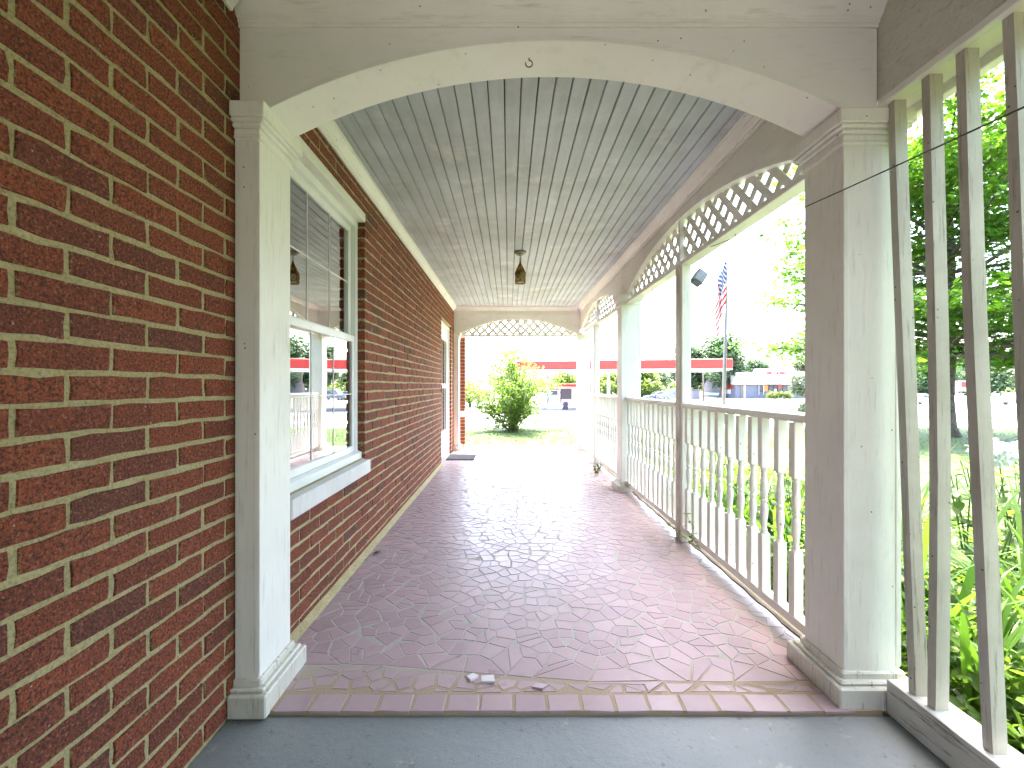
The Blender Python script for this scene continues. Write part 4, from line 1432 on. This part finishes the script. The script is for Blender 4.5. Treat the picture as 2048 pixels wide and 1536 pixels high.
# ------------------------------------------------------------------ filling station
M['red'] = simple('red_fascia', (.34, .016, .009), .4, var=.05, scale=.5)
M['far_white'] = simple('white_sheet_metal', (.52, .52, .52), .45, var=.04, scale=.5)
t = thing('station_canopy', 'long flat filling station canopy with a red fascia', 'canopy', (12, 46, -1.4))
cl = Vector((.55, 46.5)); cr = Vector((21.3, 42.3)); ax = (cr - cl).normalized(); nn = Vector((-ax.y, ax.x))
def cpt(s, d): q = cl + ax * s + nn * d; return (q.x, q.y)
Lc = (cr - cl).length
def cbox(b, s0, s1, d0, d1, z0, z1):
    b.hexa([(*cpt(s, d), z) for z in (z0, z1) for d in (d0, d1) for s in (s0, s1)])
b = MB(); cbox(b, 0, Lc, 0, 7.5, 2.78, 3.70); b.build('fascia', 'red', t, bevel=.06)
b = MB(); cbox(b, .05, Lc - .05, .04, 7.4, 2.62, 2.775); b.build('soffit', 'far_white', t)
for s in (3.0, 9.5, 16.5):
    b = MB(); cbox(b, s, s + .35, 3.0, 3.35, -1.4, 2.62); b.build('pillar', 'far_white', t, bevel=.02)
def pump(s, d, label):
    q = cpt(s, d)
    t = thing('fuel_pump', label, 'fuel pump', (q[0], q[1], -1.4), 'fuel pumps under the canopy')
    b = MB(); cbox(b, s - .55, s + .55, d - .35, d + .35, -1.25, .88); b.build('cabinet', 'far_white', t, bevel=.04)
    b = MB(); cbox(b, s - .75, s + .75, d - .55, d + .55, -1.4, -1.249); b.build('island', 'concrete', t, bevel=.03)
    b = MB(); cbox(b, s - .35, s + .35, d - .37, d - .351, .15, .6); b.build('display', 'dark_metal', t)
    b = MB(); cbox(b, s - .5, s + .5, d - .36, d - .351, .66, .84); b.build('header', 'red', t)
    for e in (-.58, .58):
        b = MB(); p = [(*cpt(s + e, d - .2), .5), (*cpt(s + e * 1.25, d - .3), .1), (*cpt(s + e * 1.2, d - .35), -.75), (*cpt(s + e, d - .36), -.1)]
        b.tube(p, .03, 6); b.build('hose', 'black', t)
pump(4.1, 1.2, 'white fuel pump next to the round shrub')
pump(7.4, 5.2, 'white fuel pump on the far island under the canopy')
q = cpt(5.25, 1.0)
t = thing('trash_bin', 'dark grey domed trash bin beside the white fuel pump', 'bin', (q[0], q[1], -1.4))
MB().lathe([(.24, 0), (.27, .05), (.27, .62), (.28, .64), (.28, .68), (.22, .80), (.10, .86), (0, .87)], (q[0], q[1], -1.4), 14).build('body', simple('dark_plastic', (.07, .07, .085), .5), t, smooth=True)
MB().box(q[0] - .12, q[0] + .12, q[1] - .29, q[1] - .20, -.76, -.66).build('opening', 'black', t)
t = thing('station_kiosk', 'low pale kiosk with red trim behind the fuel pumps', 'kiosk', (7.3, 58, -1.4))
MB().box(6.2, 9.4, 57, 61, -1.4, 1.05).build('wall', simple('pale_pink_panel', (.5, .33, .31), .6), t, bevel=.03)
MB().box(6.0, 9.6, 56.8, 61.2, 1.05, 1.35).build('roof', 'red', t, bevel=.03)
MB().box(6.6, 8.0, 56.94, 56.99, -.6, .7).build('window', 'dark_metal', t)
# pink brick building far left of the shrub
t = thing('brick_building', 'low pink brick building far behind the lawn by the far half column', 'building', (-6, 75, -1.4))
MB().box(-9, -2.5, 74, 82, -1.4, .55).build('wall', simple('faded_brick', (.36, .2, .17), .9), t)
MB().prism([(-9.5, .5), (-2.0, .5), (-5.75, 1.6)], lambda u, v, q_: (u, q_, v), 73.5, 82.5).build('roof', simple('pale_roof', (.4, .38, .37), .8), t)
for k in range(3): MB().box(-8.4 + k * 2.1, -7.4 + k * 2.1, 73.9, 73.98, -.7, .1).build('window', 'dark_metal', t)

# ------------------------------------------------------------------ pizza store across the lot
GRY = simple('blue_grey_block', (.12, .125, .155), .8, var=.08, scale=.6)
t = thing('store_building', 'flat roofed blue grey store with white front and red lettering', 'store', (52, 90, -1.4))
def SX(u): return (u - 1018) * 88 / 890
def SZ(v): return H - (v - 771) * 88 / 890
X0 = SX(1471); X1 = SX(1625)
MB().box(X0 + .15, X1, 88.25, 103, -1.4, 3.0).build('wall', GRY, t)
MB().box(X0, SX(1517), 87.6, 90.0, SZ(769), SZ(744.5)).build('white_band', 'far_white', t, bevel=.03)
MB().box(SX(1517), X1, 87.4, 90.0, SZ(769), SZ(737.5)).build('parapet', 'far_white', t, bevel=.03)
MB().box(X0 + .1, X0 + .6, 90.05, 103, 2.4, 3.05).build('side_coping', GRY, t)
b = MB().prism([(86.2, SZ(765)), (87.4, SZ(762)), (87.4, SZ(763.5)), (86.2, SZ(766.5))], lambda u, v, q_: (q_, u, v), SX(1525.5), SX(1577)); b.build('awning', simple('grey_awning', (.28, .28, .3), .6), t)
dk = simple('store_glass', (.05, .055, .06), .1)
for a, c in ((1518.7, 1527), (1528, 1537.5), (1539, 1547), (1548, 1555), (1556.5, 1565.5), (1566.5, 1576)):
    w_ = MB().box(SX(a), SX(c), 88.16, 88.245, SZ(784 if a < 1538 else 790), SZ(769.8)).build('window', dk, t)
    MB().box(SX(a) - .05, SX(a) + .03, 88.10, 88.16, SZ(790), SZ(769.5)).build('frame', 'far_white' if a < 1530 else 'dark_metal', w_)
d_ = MB().box(SX(1482), SX(1487), 88.16, 88.245, -1.38, SZ(769.8)).build('door', simple('brown_door', (.12, .1, .09), .6), t)
MB().box(SX(1488), SX(1492), 88.15, 88.245, -1.38, SZ(769.8)).build('pillar', simple('tan_panel', (.4, .36, .3), .7), t)
MB().box(SX(1528), SX(1537), 88.12, 88.155, SZ(783), SZ(770.5)).build('poster', simple('orange_poster', (.55, .2, .05), .6), t)
MB().box(SX(1557), SX(1565), 88.12, 88.155, SZ(776), SZ(770.5)).build('poster', 'red', t)
MB().box(SX(1549), SX(1553.5), 88.12, 88.155, SZ(786), SZ(778)).build('poster', 'far_white', t)
for u in (1495, 1510, 1531, 1562.5): MB().box(SX(u) - .18, SX(u) + .18, 87.2, 87.42, SZ(761.5), SZ(760)).build('wall_lamp', 'metal_grey', t)
def text(txt, name, mat, loc, height, width, rot, parent, bold=.02):
    cu = bpy.data.curves.new(name, 'FONT'); cu.body = txt; cu.size = 1; cu.extrude = .03; cu.offset = bold; cu.align_x = 'LEFT'
    to = bpy.data.objects.new(name, cu); COL.objects.link(to)
    dg = bpy.context.evaluated_depsgraph_get()
    me = bpy.data.meshes.new_from_object(to.evaluated_get(dg))
    bpy.data.objects.remove(to)
    co = np.empty(len(me.vertices) * 3); me.vertices.foreach_get('co', co); co = co.reshape(-1, 3)
    co[:, 0] = (co[:, 0] - co[:, 0].min()) / np.ptp(co[:, 0]) * width
    co[:, 1] = (co[:, 1] - co[:, 1].min()) / np.ptp(co[:, 1]) * height
    me.vertices.foreach_set('co', co.ravel()); me.materials.clear(); me.materials.append(M[mat]); me.update()
    return place(name, me, parent, loc, rot)
M['sign_red'] = simple('sign_red', (.30, .010, .012), .5)
text('Little Caesars', 'sign_lettering', 'sign_red', (SX(1527), 87.36, SZ(749)), 7.2 * 88 / 890, 41 * 88 / 890, (math.pi / 2, 0, 0), t, .03)
# signs on the side wall of the store
sgn = thing('wall_sign', 'red oval sign above a white poster on the grey side wall', 'sign', (X0, 91, -.5))
b = MB(); cy_, cz_ = 90.6, SZ(773.5)
vs = [(X0 + .09, cy_ + 1.6 * math.cos(a), cz_ + .42 * math.sin(a)) for a in np.linspace(0, 2 * math.pi, 20, endpoint=False)]
b.add(vs + [(X0 + .03, v[1], v[2]) for v in vs], [tuple(range(20)), tuple(range(39, 19, -1))] + [(i, 20 + i, 20 + (i + 1) % 20, (i + 1) % 20) for i in range(20)]); b.build('oval_board', 'red', sgn)
MB().box(X0 + .03, X0 + .09, 90.0, 92.0, SZ(788), SZ(779)).build('poster', 'far_white', sgn)
t = thing('bench', 'pale blue bench by the side wall of the grey store', 'bench', (46, 98, -1.4))
lb_ = simple('pale_blue_paint', (.35, .5, .6), .5)
xx_ = X0 - .9
MB().box(xx_, xx_ + .5, 92, 101, -.95, -.88).build('seat', lb_, t); MB().box(xx_ + .5, xx_ + .56, 92, 101, -.85, -.45).build('backrest', lb_, t)
for yy_ in (92.3, 96.5, 100.6): MB().box(xx_ + .1, xx_ + .5, yy_, yy_ + .1, -1.4, -.951).build('leg', lb_, t)

# ------------------------------------------------------------------ vehicles
def car(x, y, yaw, L, W, Hh, col, kind, label, z=-1.4):
    t = thing('parked_car', label, 'car', (x, y, z), 'cars parked across the lot')
    R = Matrix.Translation((x, y, z)) @ Matrix.Rotation(yaw, 4, 'Z')
    def B(b, nm, mat, p=None, **kw):
        b.v = [tuple(R @ Vector(v)) for v in b.v]
        return b.build(nm, mat, p or t, **kw)
    pm = NT(label[:18]); pm.base(col); pm.rough(.25); pm.p.inputs['Coat Weight'].default_value = .6
    hl = L / 2; bh = .55 * Hh
    if kind == 'suv': prof = [(-hl, .28), (-hl, .52 * Hh), (-hl + .15, bh), (-hl + 1.1, bh + .08), (-hl + 1.75, Hh - .06), (-hl + 2.1, Hh), (hl - .55, Hh - .03), (hl - .1, bh + .15), (hl, .5), (hl - .02, .28)]
    else: prof = [(-hl, .28), (-hl, .45 * Hh), (-hl + .2, bh - .03), (-hl + 1.2, bh + .05), (-hl + 2.0, Hh - .06), (-hl + 2.4, Hh), (hl - 1.5, Hh - .04), (hl - .7, bh + .1), (hl - .05, bh), (hl, .5), (hl - .02, .28)]
    b = MB()
    # body with tumblehome: widths shrink above the belt line
    n = len(prof); vs = []
    for sgn_ in (-1, 1):
        for px_, pz_ in prof:
            w2 = W / 2 * (1 if pz_ < bh + .12 else .80)
            vs.append((px_, sgn_ * w2, pz_))
    fs = [tuple(range(n)), tuple(range(2 * n - 1, n - 1, -1))] + [(i, n + i, n + (i + 1) % n, (i + 1) % n) for i in range(n)]
    b.add(vs, fs); B(b, 'body', pm.m, bevel=.05, seg=2, smooth=True)
    gm = simple(label[:14] + '_glass', (.03, .035, .045), .08, var=.02)
    for sgn_ in (-1, 1):
        b = MB(); yy_ = sgn_ * (W / 2 * .895)
        wp = [(-hl + 1.35, bh + .13), (-hl + 2.0, Hh - .13), (hl - (1.5 if kind != 'suv' else .7), Hh - .13), (hl - (.95 if kind != 'suv' else .35), bh + .15)]
        b.add([(a, sgn_ * (W / 2 * .985 - (c_ - bh) * .30), c_) for a, c_ in wp] + [(a, sgn_ * (W / 2 * .94 - (c_ - bh) * .30), c_) for a, c_ in wp], [(0, 1, 2, 3), (7, 6, 5, 4), (0, 4, 5, 1), (1, 5, 6, 2), (2, 6, 7, 3), (3, 7, 4, 0)])
        B(b, 'side_window', gm)
        for xx__ in (-hl + .85, hl - .85):
            b = MB(); prof_ = [(.33, -.11), (.34, -.09), (.34, .09), (.33, .11)]
            b.lathe(prof_, n=16); b.v = [(xx__ + v[0], sgn_ * (W / 2 - .09) + v[2], .33 + v[1]) for v in b.v]
            wh = B(b, 'wheel', 'black')
            b = MB(); b.lathe([(.19, -.12), (.20, .12)], n=10); b.v = [(xx__ + v[0], sgn_ * (W / 2 - .085) + v[2], .33 + v[1]) for v in b.v]; B(b, 'rim', 'metal_grey', wh)
    b = MB(); b.add([(-hl + 1.15, -.66, bh + .10), (-hl + 1.15, .66, bh + .10), (-hl + 1.83, .58, Hh - .09), (-hl + 1.83, -.58, Hh - .09)], [(0, 1, 2, 3)]); b.v = [(a - .02, c_, d__ + .02) for a, c_, d__ in b.v]; B(b, 'windscreen', gm)
    for sgn_ in (-1, 1):
        B(MB().box(-hl - .015, -hl + .03, sgn_ * W * .36 - .14, sgn_ * W * .36 + .14, .58, .72), 'headlight', 'far_white')
    B(MB().box(-hl - .06, -hl + .1, -W * .46, W * .46, .32, .5), 'bumper', 'dark_metal', bevel=.03)
    return t
x1_ = (1316 - 1018) * 77 / 890
car(x1_, 77, .05, 4.6, 1.8, 1.5, (.03, .05, .10), 'sedan', 'dark blue sedan parked facing the canopy behind the railing')
car((1343 - 1018) * 75.5 / 890, 75.5, .15, 4.7, 1.9, 1.85, (.10, .11, .13), 'suv', 'silver sport utility car with dark windows parked beside the sedan')
car(66.5, 57.5, .1, 4.7, 1.85, 1.6, (.2, .25, .32), 'suv', 'pale blue car parked beyond the maple tree')
car(55.0, 60.0, .1, 4.5, 1.8, 1.45, (.25, .25, .26), 'sedan', 'light grey sedan half hidden behind the maple trunk')
t = thing('dumpster', 'dark grey ribbed dumpster beside the store lot', 'dumpster', (28.5, 68, -1.4))
x0_, x1_ = (1386 - 1018) * 74 / 890, (1400 - 1018) * 74 / 890
dm = simple('dumpster_steel', (.10, .10, .125), .6)
MB().box(x0_, x1_, 74, 75.6, -1.25, .35).build('body', dm, t, bevel=.03)
MB().box(x0_ - .04, x1_ + .04, 73.95, 75.65, .36, .44).build('lid', 'black', t)
for k in range(5): MB().box(x0_ + .1 + k * .24, x0_ + .16 + k * .24, 73.95, 73.998, -1.2, .3).build('rib', dm, t)
for k in (0, 1):
    for e in (0, 1): MB().box(x0_ + .1 + k * .85, x0_ + .22 + k * .85, 74.2 + e, 74.35 + e, -1.4, -1.251).build('wheel', 'black', t)
# roadside sign glimpsed under the maple
t = thing('roadside_sign', 'white roadside sign with a red panel glimpsed under the maple boughs', 'sign', (62, 62, -1.4))
MB().box(62.2, 64.6, 62, 62.2, .35, 1.75).build('white_board', 'far_white', t, bevel=.03); MB().box(63.0, 64.4, 61.95, 61.995, .9, 1.65).build('red_panel', 'red', t)
for xx_ in (62.4, 64.3): MB().box(xx_, xx_ + .12, 62.05, 62.17, -1.4, .35).build('post', 'metal_grey', t)

# ------------------------------------------------------------------ utility poles and wires
def upole(x, y, h, label):
    t = thing('utility_pole', label, 'utility pole', (x, y, gz(y)), 'utility poles across the street')
    MB().tube([(x, y, gz(y) - .2), (x, y, gz(y) + h)], [.17, .11], 9).build('shaft', 'bark', t, smooth=True)
    MB().box(x - 1.1, x + 1.1, y - .06, y + .06, gz(y) + h - .5, gz(y) + h - .36).build('crossarm', 'bark', t)
    b = MB()
    for e in (-.95, -.4, .4, .95): b.lathe([(.05, 0), (.06, .05), (.03, .1), (.05, .14), (0, .16)], (x + e, y, gz(y) + h - .36), 7)
    b.build('insulators', 'metal_grey', t)
P1 = (31.0, 71.0, 6.6); P2_ = (-33, 66.0, 6.8); P3 = (75, 76, 7.0)
upole(*P1, 'brown utility pole beside the dumpster'); upole(*P2_, 'utility pole hidden far behind the house'); upole(*P3, 'utility pole far behind the maple')
def wire(a, c, sag, rad_, label):
    pts = []
    for i in range(25):
        f = i / 24
        p = Vector(a).lerp(Vector(c), f); p.z -= sag * 4 * f * (1 - f); pts.append(p)
    tag(MB().tube(pts, rad_, 4).build('overhead_wire', 'black'), label, 'wire', 'overhead wires')
zt1 = gz(71) + 6.4
for k, (e, dz, lb) in enumerate(((-.95, .15, 'topmost overhead wire crossing the white sky'), (.4, -.5, 'middle overhead wire crossing above the red canopy'), (.95, -1.3, 'lowest overhead wire just above the red canopy'))):
    wire((P2_[0] + e, P2_[1], gz(66) + 6.7 + dz), (P1[0] + e, P1[1], zt1 + dz), .5, .02, lb)
    wire((P1[0] + e, P1[1], zt1 + dz), (P3[0] + e, P3[1], gz(76) + 6.9 + dz), .4, .02, lb.replace('crossing', 'running on towards the maple') if 'crossing' in lb else 'lowest overhead wire running on towards the maple')
# white downspout at the outer corner of the porch
b = MB().tube([(1.52, 8.02, -.15), (1.52, 8.02, 2.2), (1.60, 8.1, 2.5)], .035, 8)
tag(b.build('downspout', 'vinyl', smooth=True), 'white downspout outside the far corner column', 'downspout')
